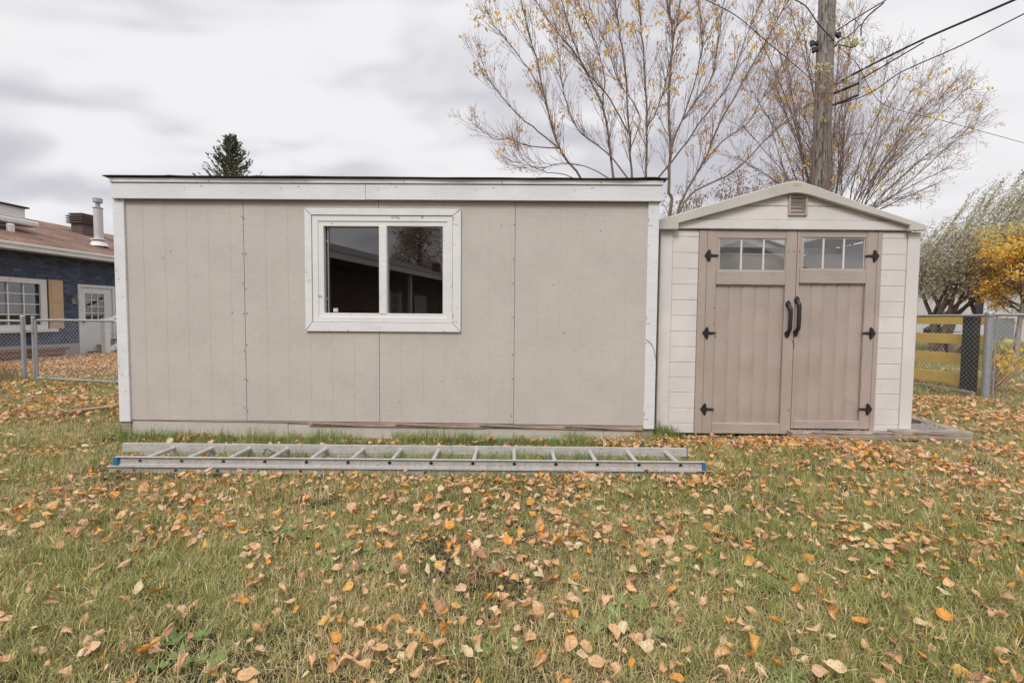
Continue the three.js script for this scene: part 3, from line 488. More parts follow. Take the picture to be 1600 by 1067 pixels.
{
  // corner post, side run going back, and a run to the right
  const f = thing('chain_link_fence', 'grey chain-link fence with a thick corner post right of the plastic shed', 'fence', [7.02, GROUND, -6.97]);
  obj('corner_post', join(capped(0.05, 1.28)).translate(0, 0.64, 0), M.galv, f);
  obj('rail', pipe([[0, 1.25, 0], [0, 1.25, -6]], 0.021), M.galv, f); obj('rail', pipe([[0, 1.265, 0], [5, 1.265, 0]], 0.021), M.galv, f);
  obj('wire_net', net(6, 0.02, 1.24, 0.075, 0.0014).rotateY(Math.PI / 2).translate(0.02, 0, 0), M.wire, f, 'stuff');
  obj('wire_net', net(5, 0.02, 1.25, 0.075, 0.0012).translate(0, 0, -0.02), M.wire, f, 'stuff');
  obj('tension_bar', [bx(0.13, 0.15, 0.05, 1.25, -0.03, -0.022), bx(0, 0.14, 0.4, 0.425, -0.026, -0.021), bx(0, 0.14, 0.9, 0.925, -0.026, -0.021)], M.galv, f);
  obj('rail_cap', [bx(-0.05, 0.06, 1.225, 1.29, -0.04, 0.056, 0.015)], M.galv, f);
  obj('post', join(capped(0.03, 1.27)).translate(2.7, 0.63, 0), M.galv, f);
  const y = thing('yellow_board_fence', 'low fence of yellow horizontal boards on a black post behind the chain-link', 'fence', [7.36, GROUND, -7.28]);
  srand(17);
  for (const [a, b] of [[1.11, 1.245], [0.795, 0.95], [0.455, 0.63], [0.13, 0.31]]) for (const [z0, z1] of [[0, -3.2], [-3.204, -6.2]]) obj('board', bx(-0.012, 0.012, a + rr(-0.008, 0.008), b + rr(-0.008, 0.008), z1, z0, 0.003), M.yellow, y);
  obj('post', bx(-0.125, -0.0125, 0, 1.26, -0.33, -0.14, 0.006), M.black, y); obj('post', bx(-0.125, -0.0125, 0, 1.26, -3.1, -2.91, 0.006), M.black, y);
  const e = thing('timber_edging', 'old timber board along the foot of the right chain-link fence', 'edging', [6.99, GROUND, -7.1]);
  obj('board', bx(-0.02, 0.02, 0, 0.1, -5, 0, 0.004), M.greyWood, e);
}
{ const o = thing('white_pipe', 'white plastic pipe end lying on the lawn by the left fence', 'pipe', [-7.6, 0.0, -6.85]); obj('tube', pipe([[-0.75, 0.1, 0.1], [-0.2, 0.06, 0.02], [0.1, 0.02, -0.02]], 0.05, 12), M.trimWhite, o); }

// ------------------------------------------------------------------ the navy brick house on the left
const house = thing('navy_brick_house', 'navy brick house with a brown shingle roof and white-framed window left of the tan shed', 'house', [-11.825, 0, -12.909], Math.atan2(1, 0.082));
{
  const h = house, wH = [-2.69, -0.985, 0.85, 1.86], dH = [0.02, 1.06, -0.02, 1.88], x0 = -6, x1 = 6.5, wall = [];
  for (const r of rectsAround(x0, -0.4, 0.34, 2.62, wH)) wall.push(bx(...r, -0.2, 0));
  for (const r of rectsAround(-0.4, x1, 0.34, 2.62, [dH[0], dH[1], 0.34, dH[3]])) if (r[3] - r[2] > 0.01) wall.push(bx(...r, -0.2, 0));
  wall.push(bx(x0, x0 + 0.2, 0.34, 2.62, -8, -0.2005), bx(x1 - 0.2, x1, 0.34, 2.62, -8, -0.2005), bx(x0, x1, 0.34, 2.62, -8.2, -8.0005));
  obj('wall', wall, M.navy, h);
  obj('foundation', bx(x0, 0.02, -0.3, 0.338, -0.18, 0.02), M.concrete, h); obj('foundation', bx(1.06, x1, -0.3, 0.338, -0.18, 0.02), M.concrete, h); obj('foundation', bx(x0, x1, -0.3, 0.338, -8.1, -8), M.concrete, h);
  obj('room', [bx(-3, 2, 0, 2.5, -2.6, -2.55), bx(-3, 2, 0, 0.05, -2.5, -0.25)], M.brownMetal, h);
  // window with small panes
  const w = obj('window', [bx(-2.85, -2.69, 0.74, 1.985, 0.0005, 0.05, 0.004), bx(-0.985, -0.83, 0.74, 1.985, 0.0005, 0.05, 0.004), bx(-2.689, -0.986, 1.862, 1.985, 0.0005, 0.05, 0.004), bx(-2.689, -0.986, 0.74, 0.848, 0.0005, 0.05, 0.004)], M.trimWhite, h);
  obj('sill', bx(-2.95, -0.62, 0.66, 0.738, 0.0005, 0.11, 0.01), M.trimWhite, w);
  for (let i = 0; i < 5; i++) for (let j = 0; j < 4; j++) obj('pane', new THREE.PlaneGeometry(0.33, 0.243).translate(-2.69 + 0.341 * (i + 0.5), 0.85 + 0.2525 * (j + 0.5), -0.03), M.glass, w);
  for (let i = 1; i < 5; i++) obj('muntin', bx(-2.69 + 0.341 * i - 0.014, -2.69 + 0.341 * i + 0.014, 0.851, 1.859, -0.05, 0.0), M.trimWhite, w);
  for (let j = 1; j < 4; j++) obj('muntin', bx(-2.688, -0.988, 0.85 + 0.2525 * j - 0.011, 0.85 + 0.2525 * j + 0.011, -0.045, -0.003), M.trimWhite, w);
  // shutter with two raised panels
  const s = obj('shutter', bx(-0.77, -0.415, 0.745, 2.0, 0.0005, 0.04, 0.006), M.tan, h);
  obj('shutter_panel', bx(-0.715, -0.47, 1.42, 1.93, 0.0405, 0.052, 0.01), M.tan, s); obj('shutter_panel', bx(-0.715, -0.47, 0.81, 1.34, 0.0405, 0.052, 0.01), M.tan, s);
  const l = obj('wall_lantern', [bx(-0.27, -0.17, 1.44, 1.62, 0.0005, 0.02, 0.004), bx(-0.235, -0.205, 1.59, 1.61, 0.0205, 0.14), put(cyl(0.075, 0.02, 0.07, 6), -0.22, 1.6, 0.15), put(cyl(0.02, 0.05, 0.05, 6), -0.22, 1.36, 0.15)], M.brownMetal, h);
  obj('lantern_glass', put(cyl(0.05, 0.065, 0.18, 6, true), -0.22, 1.475, 0.15), M.acrylic, l);
  // door with small panes in the upper half
  obj('door_frame', [bx(-0.01, 0.075, -0.02, 1.94, -0.05, 0.03, 0.004), bx(1.0, 1.085, -0.02, 1.94, -0.05, 0.03, 0.004), bx(0.0755, 0.9995, 1.86, 1.94, -0.05, 0.03, 0.004)], M.trimWhite, h);
  const dparts = []; for (const r of rectsAround(0.08, 0.995, 0.0, 1.855, [0.2, 0.76, 0.98, 1.7])) dparts.push(bx(...r, -0.045, -0.002));
  const d = obj('door', dparts, M.trimWhite, h);
  for (let i = 0; i < 3; i++) for (let j = 0; j < 4; j++) obj('pane', new THREE.PlaneGeometry(0.175, 0.168).translate(0.2 + 0.1867 * (i + 0.5), 0.98 + 0.18 * (j + 0.5), -0.02), M.glass, d);
  for (const i of [1, 2]) obj('muntin', bx(0.2 + 0.1867 * i - 0.011, 0.2 + 0.1867 * i + 0.011, 0.98, 1.7, -0.035, -0.004), M.trimWhite, d);
  for (const j of [1, 2, 3]) obj('muntin', bx(0.2, 0.76, 0.98 + 0.18 * j - 0.009, 0.98 + 0.18 * j + 0.009, -0.032, -0.006), M.trimWhite, d);
  obj('door_knob', new THREE.SphereGeometry(0.035, 10, 8).translate(0.13, 0.93, 0.03), M.brownMetal, d);
  // roof, gutter, soffit
  obj('roof', [prism([[0.5, 2.70], [0.5, 2.74], [-3.8, 4.14], [-8.4, 2.74], [-8.4, 2.70], [-3.8, 4.08]].map(([z, y]) => [-z, y]).reverse(), x0 - 0.3, x1 + 0.3).rotateY(Math.PI / 2).translate(0, 0, 0)], M.brownRoof, h);
  obj('soffit', bx(x0 - 0.3, x1 + 0.3, 2.621, 2.64, -0.1, 0.42), M.trimWhite, h);
  obj('gutter', [bx(x0 - 0.3, x1 + 0.3, 2.6, 2.70, 0.425, 0.53, 0.01), bx(x0 - 0.3, x1 + 0.3, 2.7005, 2.765, 0.46, 0.55, 0.008)], M.trimWhite, h);
  obj('gable', [prism([[0.2, 2.62], [-8, 2.62], [-3.8, 4.05]].map(([z, y]) => [-z, y]), x0 + 0.02, x0 + 0.15).rotateY(Math.PI / 2)], M.trimWhite, h);
  // box vent and metal flue on the roof
  const ry = (z) => 2.74 + (0.5 - z) * (1.4 / 4.3);
  { const zc = -2.7, y = ry(zc), a = on(h, 113, 362, zc)[0], b = on(h, 139, 362, zc)[0], mid = (a + b) / 2 + 0.05, wd = 0.2, t = on(h, 125, 338, zc)[1];
    const v = obj('roof_vent', [bx(mid - wd, mid + wd, y - 0.25, t - 0.26, zc - wd, zc + wd)], M.brownMetal, h);
    for (let i = 0; i < 4; i++) obj('louvre', bx(mid - wd - 0.09, mid + wd + 0.09, t - 0.25 + i * 0.07, t - 0.21 + i * 0.07, zc - wd - 0.09, zc + wd + 0.09, 0.008), M.brownMetal, v);
    obj('vent_cap', bx(mid - wd - 0.05, mid + wd + 0.05, t + 0.03, t + 0.08, zc - wd - 0.05, zc + wd + 0.05, 0.02), M.brownMetal, v); }
  { const zc = -0.9, y = ry(zc), c = on(h, 153, 350, zc)[0], t = on(h, 151, 325, zc)[1], t2 = on(h, 149, 311, zc)[1];
    const f = obj('flue', put(cyl(0.115, 0.115, t - y + 0.2, 16), c, (t + y) / 2 - 0.1, zc), M.alu, h);
    obj('flue_cap', [put(cyl(0.06, 0.06, t2 - t, 12), c, (t + t2) / 2, zc), put(cyl(0.12, 0.12, 0.12, 14), c, t2 - 0.03, zc), put(cyl(0.14, 0.08, 0.04, 14), c, t + 0.02, zc)], M.galv, f);
    obj('flashing', [put(cyl(0.24, 0.17, 0.14, 16), c, y + 0.06, zc), put(cyl(0.2, 0.2, 0.03, 16), c, y + 0.19, zc)], M.trimWhite, f); }
  // taller part of the house at the left: fascia, gutter and downspout over the low roof
  { const z = -1.2, p = (a, b) => on(h, a, b, z), e0 = p(40, 343), e1 = p(40, 332), g0 = p(54, 356), g1 = p(52, 349);
    obj('upper_wall', [bx(x0, e0[0] - 0.25, 2.9, e0[1] - 0.1, -5, z - 0.3)], M.trimWhite, h);
    obj('upper_fascia', bx(x0, e0[0], e0[1], e1[1] + 0.1, -5, z - 0.02, 0.01), M.trimWhite, h);
    obj('upper_roof_edge', bx(x0, e0[0] + 0.06, e1[1] + 0.1005, e1[1] + 0.14, -5, z + 0.04), M.felt, h);
    obj('upper_gutter', bx(x0, g0[0], g0[1], g1[1] + 0.03, z - 0.25, z + 0.15, 0.03), M.trimWhite, h);
    const ds = p(5, 360); obj('downspout', [bx(ds[0] - 0.1, ds[0] + 0.06, ds[1] - 0.12, ds[1] + 0.17, z + 0.16, z + 0.27, 0.03), put(bx(-0.08, 0.08, -0.28, 0, -0.05, 0.05, 0.02), ds[0] - 0.02, ds[1] - 0.1, z + 0.22, 0, 0, -0.35)], M.trimWhite, h); }
}
{ // white railing with steps beside the door
  const r = thing('stair_railing', 'white newel post and handrail beside the door of the navy house', 'railing', house.position.toArray(), house.rotation.y), p = (a, b) => on(r, a, b, 0.75);
  const n0 = p(165.5, 558), n1 = p(165.5, 497), a = p(170, 499), b = p(190, 488), c = p(170, 545), d = p(190, 533);
  obj('newel_post', bx(n0[0] - 0.075, n0[0] + 0.075, -0.1, n1[1], 0.68, 0.82, 0.01), M.trimWhite, r);
  obj('handrail', put(bx(0, 1.6, -0.04, 0.04, -0.04, 0.04, 0.01), a[0], a[1] - 0.03, 0.75, 0, 0, Math.atan2(b[1] - a[1], b[0] - a[0])), M.trimWhite, r);
  obj('bottom_rail', put(bx(0, 1.6, -0.06, 0.06, -0.04, 0.04, 0.01), c[0], c[1] - 0.04, 0.75, 0, 0, Math.atan2(d[1] - c[1], d[0] - c[0])), M.trimWhite, r);
  for (let i = 0; i < 3; i++) obj('stair_tread', bx(n0[0] + 0.15 + i * 0.27, n0[0] + 0.5 + i * 0.27, 0.05 + i * 0.16, 0.1 + i * 0.16, 0.03, 0.67), M.benchWood, r);
}
{ // low wooden bench along the foundation
  const b = thing('wooden_bench', 'low brown wooden bench against the foundation of the navy house', 'bench', house.position.toArray(), house.rotation.y), e = on(b, 107, 543, 0.55)[0], t = on(b, 100, 543, 0.55)[1];
  for (let i = 0; i < 3; i++) obj('seat_plank', bx(e - 3.2, e, t - 0.05, t, 0.16 + i * 0.145, 0.295 + i * 0.145, 0.005), M.benchWood, b);
  for (const x of [e - 0.25, e - 1.65, e - 3.0]) obj('leg', bx(x - 0.09, x + 0.09, -0.06, t - 0.0505, 0.2, 0.55), M.brownMetal, b);
  obj('apron', bx(e - 3.1, e - 0.12, t - 0.16, t - 0.052, 0.555, 0.58), M.benchWood, b);
}

// ------------------------------------------------------------------ far buildings on the right
{
  const b = thing('white_sided_house', 'pale neighbour house of upright white siding seen behind the yellow board fence', 'house', [21.2, -0.1, -25]);
  for (let i = 0; i < 17; i++) obj('siding_board', bx(i * 0.42 * 0.42, (i + 1) * 0.42 * 0.42 - 0.01, 0, 3.1, -0.03, 0.0 + (i % 2) * 0.008), M.offWhiteWall, b);
  obj('wall', [bx(0, 9, 0, 3.1, -6, -0.031), bx(3.0, 9, 0, 3.1, -0.03, 0.004)], M.offWhiteWall, b);
  const w = obj('window', [bx(2.98, 3.1, 1.55, 2.5, 0.005, 0.06), bx(3.6, 3.75, 1.55, 2.5, 0.005, 0.06), bx(2.98, 3.75, 1.45, 1.549, 0.005, 0.1), bx(2.98, 3.75, 2.501, 2.6, 0.005, 0.06)], M.trimWhite, b);
  obj('pane', bx(3.101, 3.599, 1.551, 2.499, 0.006, 0.02), std({ color: rgb(0.02, 0.02, 0.03), roughness: 0.1 }), w);
  obj('garage_door', bx(4.15, 5.3, 0.3, 1.45, 0.005, 0.03), std({ color: rgb(0.30, 0.31, 0.31), map: tMetal, roughness: 0.6 }), b);
  obj('roof', prism([[-0.5, 3.08], [9.5, 3.08], [9.5, 3.2], [4.5, 4.6], [-0.5, 3.2]], -6.4, 0.4), M.greyRoof, b);
  const g = thing('barbecue_grill', 'black rounded barbecue on thin legs in the garden behind the yellow boards', 'barbecue', [at(1462, 515, 18).x, 0, -18]);
  obj('bowl', new THREE.SphereGeometry(0.36, 18, 12).scale(1.1, 0.62, 0.8).translate(0, 0.78, 0), M.black, g);
  for (const [x, z] of [[-0.28, 0.12], [0.28, 0.12], [0, -0.2]]) obj('leg', pipe([[x * 1.3, -0.1, z * 1.3], [x * 0.8, 0.68, z * 0.8]], 0.015, 6), M.black, g);
  obj('side_shelf', bx(0.42, 0.8, 0.74, 0.77, -0.2, 0.2), M.greyWood, g); obj('handle', pipe([[-0.5, 0.85, 0.05], [-0.38, 0.82, 0.1]], 0.02, 6), M.black, g);
}

// ------------------------------------------------------------------ utility pole and its cables
const PZ = 8.6, poleX = at(1286, 180, PZ).x;
{
  const p = thing('utility_pole', 'weathered grey wooden utility pole rising behind the plastic shed', 'pole', [poleX, -0.1, -PZ]);
  obj('shaft', cyl(0.165, 0.112, 11.5, 20).translate(0, 5.75, 0), M.pole, p);
  const hy = (py) => at(1290, py, PZ).y + 0.1;
  for (const [py, s, w] of [[50, 1, 0.2], [68, -1, 0.14], [78, -1, 0.1]]) { const c = obj('clamp', [bx(0.1, 0.1 + w, -0.03, 0.03, -0.03, 0.03, 0.008), put(cyl(0.035, 0.035, 0.08, 10), 0.1 + w, 0, 0)], M.cable, p); c.position.y = hy(py); c.rotation.y = s > 0 ? 0.3 : Math.PI; }
  for (const py of [147, 165]) obj('splice_sleeve', pipe([[0.16, hy(py), 0.02], [0.36, hy(py) + 0.06, 0.14], [0.48, hy(py) + 0.1, 0.2]], 0.022, 8), M.cable, p);
  obj('bracket', [bx(0.5, 0.53, hy(150), hy(120), 0.15, 0.18), bx(0.12, 0.53, hy(137), hy(134), 0.15, 0.165)], M.galv, p);
  obj('knot', [[0.3, 78], [0.1, 84], [-0.2, 38], [0.2, 33], [0.0, 62]].map(([a, py]) => put(new THREE.SphereGeometry(0.022, 8, 6).scale(1, 1.6, 0.5), Math.sin(a) * 0.127, hy(py), Math.cos(a) * 0.127)), M.brownMetal, p, 'stuff');
}
function cable(label, pts, r, sag = 0, ext = 0) {       // pts: [px, py, distance] surveyed on the photograph
  const P = pts.map(([a, b, z]) => at(a, b, z)); if (ext) P.push(P[P.length - 1].clone().addScaledVector(P[P.length - 1].clone().sub(P[P.length - 2]).normalize(), ext));
  const c = new THREE.CatmullRomCurve3(P, false, 'catmullrom', 0.4), q = c.getPoints(48);
  if (sag) q.forEach((v, i) => { const t = i / 48; v.y -= sag * 4 * t * (1 - t); });
  const o = obj('utility_cable', new Bag().tube(q, q.map(() => r), 6).geometry, M.cable); tag(o, label, 'cable');
}
cable('thickest bundled cable leaving the utility pole toward the upper right corner', [[1296, 137, 8.6], [1345, 110, 8.2], [1440, 63, 7.4], [1530, 24, 6.7], [1585, 0, 6.3]], 0.017, 0, 3);
cable('thinner cable running just beneath the thick bundle from the pole bracket', [[1342, 126, 8.5], [1400, 92, 7.9], [1444, 66, 7.45]], 0.011);
cable('lowest of the cables rising to the right from the utility pole', [[1304, 164, 8.6], [1345, 152, 8.3], [1372, 138, 8.0], [1410, 112, 7.6], [1500, 72, 6.9], [1600, 22, 6.2]], 0.009, 0, 3);
cable('upper cable from the pole clamp toward the top edge', [[1306, 49, 8.6], [1345, 24, 8.2], [1388, -2, 7.8]], 0.010, 0, 2);
cable('looped cable hanging down from the upper cable beside the pole', [[1382, 4, 7.85], [1358, 24, 8.05], [1347, 40, 8.1], [1346, 56, 8.1]], 0.011);
cable('short looping cable joining the pole to the hanging yellow leaves', [[1303, 75, 8.6], [1312, 64, 8.5], [1330, 54, 8.35], [1346, 38, 8.15]], 0.008);
cable('short black cable with sleeves curving right from the pole', [[1302, 76, 8.6], [1310, 70, 8.5], [1322, 72, 8.4], [1332, 74, 8.3], [1340, 70, 8.25]], 0.010);
cable('thin wire running down to the right from the pole to the edge of the sky', [[1310, 72, 8.6], [1340, 100, 8.9], [1380, 162, 9.2], [1480, 190, 10], [1600, 223, 11]], 0.0055, 0, 3);
cable('cable crossing in front of the pole from the upper left', [[1236, -4, 7.6], [1260, 10, 7.9], [1280, 38, 8.3], [1304, 64, 8.46]], 0.009);
cable('long thin wire slanting through the bare branches left of the pole', [[1100, -2, 6.5], [1150, 24, 7], [1200, 66, 7.5], [1250, 108, 8.1], [1276, 131, 8.5]], 0.006);

// ------------------------------------------------------------------ trees
// one branch with its side branches; records where twigs end
function grow(bag, p, dir, len, r, gen, o, tips) {
  const n = gen === 0 ? 7 : 4, pts = [p.clone()], rad = [r], d = dir.clone().normalize();
  for (let i = 1; i <= n; i++) {
    d.add(V(rr(-1, 1), rr(-1, 1), rr(-1, 1)).multiplyScalar(o.wander)).add(V(o.leanX || 0, o.up, 0)).normalize();
    pts.push(pts[i - 1].clone().addScaledVector(d, len / n)); rad.push(Math.max(o.rmin * 0.7, r * (1 - 0.75 * i / n)));
  }
  bag.tube(pts, rad, gen === 0 ? 5 : 3);
  sprout(bag, pts, rad, len, gen, o, tips);
}
function sprout(bag, pts, rad, len, gen, o, tips) {
  const n = pts.length - 1; tips.push([pts[n], gen]); if (rnd() < 0.6) tips.push([pts[Math.max(1, n - 1)], gen]);
  if (gen >= o.gens) return;
  const count = Math.round(len * o.per[gen] * rr(0.8, 1.2));
  for (let c = 0; c < count; c++) {
    const t = rr(o.from, 0.97) * n, i = Math.min(n - 1, Math.floor(t)), q = pts[i].clone().lerp(pts[i + 1], t - i), ax = pts[i + 1].clone().sub(pts[i]).normalize();
    const side = V().crossVectors(ax, V(rr(-1, 1), rr(-1, 1), rr(-1, 1))).normalize(), a = rr(o.spread[0], o.spread[1]);
    const d = ax.clone().multiplyScalar(Math.cos(a)).addScaledVector(side, Math.sin(a)), l = o.lens[gen] * rr(0.5, 1.25) * (1 - 0.45 * (t / n));
    grow(bag, q, d, l, Math.max(o.rmin, Math.min(o.rads[gen], mix(rad[i], rad[i + 1], t - i) * 0.6)), gen + 1, o, tips);
  }
}
function bunch(bag, p, n, len, wid, drop, spreadR) {   // leaflets hanging round a twig end
  for (let i = 0; i < n; i++) { const c = p.clone().add(V(rr(-1, 1), rr(-1, 0.4), rr(-1, 1)).multiplyScalar(spreadR)), d = V(rr(-0.8, 0.8), -drop + rr(-0.4, 0.4), rr(-0.8, 0.8)).normalize(), s = V().crossVectors(d, V(rr(-1, 1), rr(-1, 1), rr(-1, 1))).normalize(); bag.leaf(c, len * rr(0.6, 1.2), wid * rr(0.6, 1.2), d, s); }
}
const stemThrough = (pts, z, r0, r1, ext, bag, dz = 0) => {   // a stem along surveyed points, carried on past the last
  const P = pts.map(([a, b], i) => at(a, b, z + dz * i)); if (ext) P.push(P[P.length - 1].clone().addScaledVector(P[P.length - 1].clone().sub(P[P.length - 2]).normalize(), ext));
  const q = new THREE.CatmullRomCurve3(P, false, 'catmullrom', 0.5).getPoints(22), rad = q.map((_, i) => mix(r0, r1, Math.pow(i / 22, 0.8)));
  q.forEach((v, i) => { if (i && i < 22) v.add(V(rr(-1, 1), 0, rr(-1, 1)).multiplyScalar(0.012)); });
  bag.tube(q, rad, 7); return [q, rad];
};
const Mleaf = { yellow: leafy(0.85, 0.52, 0.10), paleYellow: leafy(0.85, 0.66, 0.25), seed: leafy(0.72, 0.42, 0.25), orange: leafy(0.94, 0.52, 0.035), orange2: leafy(0.95, 0.66, 0.09), silver: leafy(0.60, 0.56, 0.49), olive: leafy(0.50, 0.49, 0.19), dullBrown: leafy(0.36, 0.22, 0.13), greenYellow: leafy(0.62, 0.60, 0.24) };
{
  srand(101);
  const t = thing('maple_tree', 'tall many-stemmed bare maple with a few yellow leaves behind the tan shed', 'tree', [at(985, 500, 8).x, GROUND, -8]), inv = t.position.clone().negate();
  const z = 8.0, bb = (g) => g.translate(inv.x, inv.y, inv.z), twigs = new Bag(), tips = [];
  const stems = [
    [[[985, 640], [940, 360], [908, 280], [874, 230], [852, 156], [838, 93], [824, 37]], 0.034, 0.008, 0.8, -0.03],
    [[[874, 232], [835, 200], [812, 183], [784, 150], [764, 124], [755, 98]], 0.017, 0.005, 0.1, 0],
    [[[876, 232], [850, 230], [826, 228], [796, 217], [775, 218], [758, 208], [744, 196]], 0.016, 0.004, 0.05, 0.03],
    [[[852, 156], [836, 122], [812, 88], [790, 60], [772, 40], [762, 20]], 0.013, 0.005, 0.1, 0],
    [[[988, 640], [965, 320], [959, 278], [953, 233], [942, 166], [922, 124], [897, 82], [869, 48], [848, 18]], 0.034, 0.010, 0.9, 0.03],
    [[[942, 168], [944, 120], [932, 70], [915, 30], [900, -5]], 0.016, 0.008, 0.9, 0],
    [[[990, 640], [989, 330], [987, 278], [984, 208], [977, 112], [967, 42], [960, 0]], 0.032, 0.012, 1.2, 0.02],
    [[[986, 230], [1000, 180], [968, 130], [950, 80], [925, 20], [918, -5]], 0.014, 0.006, 0.7, 0.04],
    [[[992, 640], [1010, 340], [1009, 278], [1011, 197], [1006, 84], [998, 0]], 0.032, 0.014, 1.2, -0.02],
    [[[1011, 200], [1028, 170], [1042, 120], [1054, 60], [1064, 0]], 0.016, 0.008, 0.8, 0],
    [[[996, 640], [1046, 340], [1046, 298], [1048, 225], [1046, 140], [1051, 56], [1043, 0]], 0.044, 0.018, 1.3, 0.01],
    [[[1000, 640], [1055, 360], [1067, 310], [1100, 253], [1127, 189], [1171, 111], [1222, 20]], 0.034, 0.010, 0.9, -0.04],
    [[[1000, 640], [1050, 400], [1073, 310], [1144, 270], [1200, 215], [1229, 189], [1276, 152]], 0.028, 0.006, 0.5, 0.02],
    [[[1048, 240], [1060, 199], [1085, 160], [1110, 128], [1120, 80], [1127, 34]], 0.02, 0.008, 0.9, 0.03],
    [[[1010, 300], [1060, 240], [1095, 190], [1140, 130], [1165, 60], [1190, 5]], 0.022, 0.008, 0.8, 0.05],
    [[[1050, 230], [1085, 130], [1098, 60], [1092, 0]], 0.018, 0.008, 0.9, -0.03],
    [[[962, 285], [920, 262], [880, 255], [845, 262], [812, 255]], 0.014, 0.004, 0.1, 0.02],
    [[[908, 284], [880, 272], [850, 268], [818, 250], [808, 228]], 0.012, 0.004, 0.1, -0.02],
    [[[990, 290], [950, 240], [905, 205], [885, 160], [875, 110], [870, 60]], 0.018, 0.006, 0.3, 0.05],
    [[[1100, 256], [1130, 220], [1170, 190], [1205, 130], [1240, 70]], 0.016, 0.006, 0.4, 0.04],
    [[[985, 210], [950, 150], [915, 110], [895, 60], [880, 5]], 0.018, 0.007, 0.7, -0.05],
  ];
  const opt = { gens: 2, per: [13, 6.5], lens: [0.66, 0.4], rads: [0.0054, 0.0036], rmin: 0.003, spread: [0.25, 0.7], from: 0.2, wander: 0.1, up: 0.14 };
  for (const [pts, r0, r1, ext, dz] of stems) {
    const b = new Bag(), [q, rad] = stemThrough(pts, z + rr(-0.4, 0.5), r0 * 0.74, r1 * 0.72, ext, b, dz);
    obj('stem', bb(b.geometry), M.stem, t);
    const low = q.findIndex((v) => v.y > 2.3), qq = q.slice(Math.max(0, low)), rq = rad.slice(Math.max(0, low)); let L = 0; for (let i = 1; i < qq.length; i++) L += qq[i].distanceTo(qq[i - 1]);
    if (qq.length > 2) sprout(twigs, qq, rq, L, 0, opt, tips);
  }
  obj('twigs', bb(twigs.geometry), M.twig, t, 'stuff');
  const seeds = new Bag(), ly = new Bag(), lp = new Bag();
  for (const [p, g] of tips) { if (rnd() < 0.25) bunch(seeds, p, 3 + Math.floor(rnd() * 5), 0.036, 0.014, 1.2, 0.05); else if (rnd() < (p.y > 5 ? 0.05 : 0.02)) bunch(ly, p, 5, 0.075, 0.035, 1, 0.07); if (rnd() < (p.x > 1.4 ? 0.07 : 0.02)) bunch(seeds, p, 4, 0.06, 0.03, 1, 0.05); }
  for (const [a, b] of [[763, 12], [748, 27], [775, 22], [812, 14], [843, 22], [848, 30], [868, 10], [886, 28], [905, 18], [920, 14], [925, 20], [961, 35], [958, 42], [988, 40], [992, 46], [995, 5], [836, 97], [848, 94], [858, 86], [864, 80], [832, 128], [950, 76], [1026, 20], [1006, 38], [1060, 22], [1085, 8], [1112, 12], [1180, 12], [1250, 60], [1190, 62], [1095, 105]]) bunch(rnd() < 0.7 ? ly : lp, at(a, b, 7.9 + rr(-0.3, 0.3)), 11, 0.085, 0.038, 1, 0.1);
  obj('leaves', bb(ly.geometry), Mleaf.yellow, t, 'stuff'); obj('pale_leaves', bb(lp.geometry), Mleaf.paleYellow, t, 'stuff'); obj('seed_clusters', bb(seeds.geometry), Mleaf.seed, t, 'stuff');
}
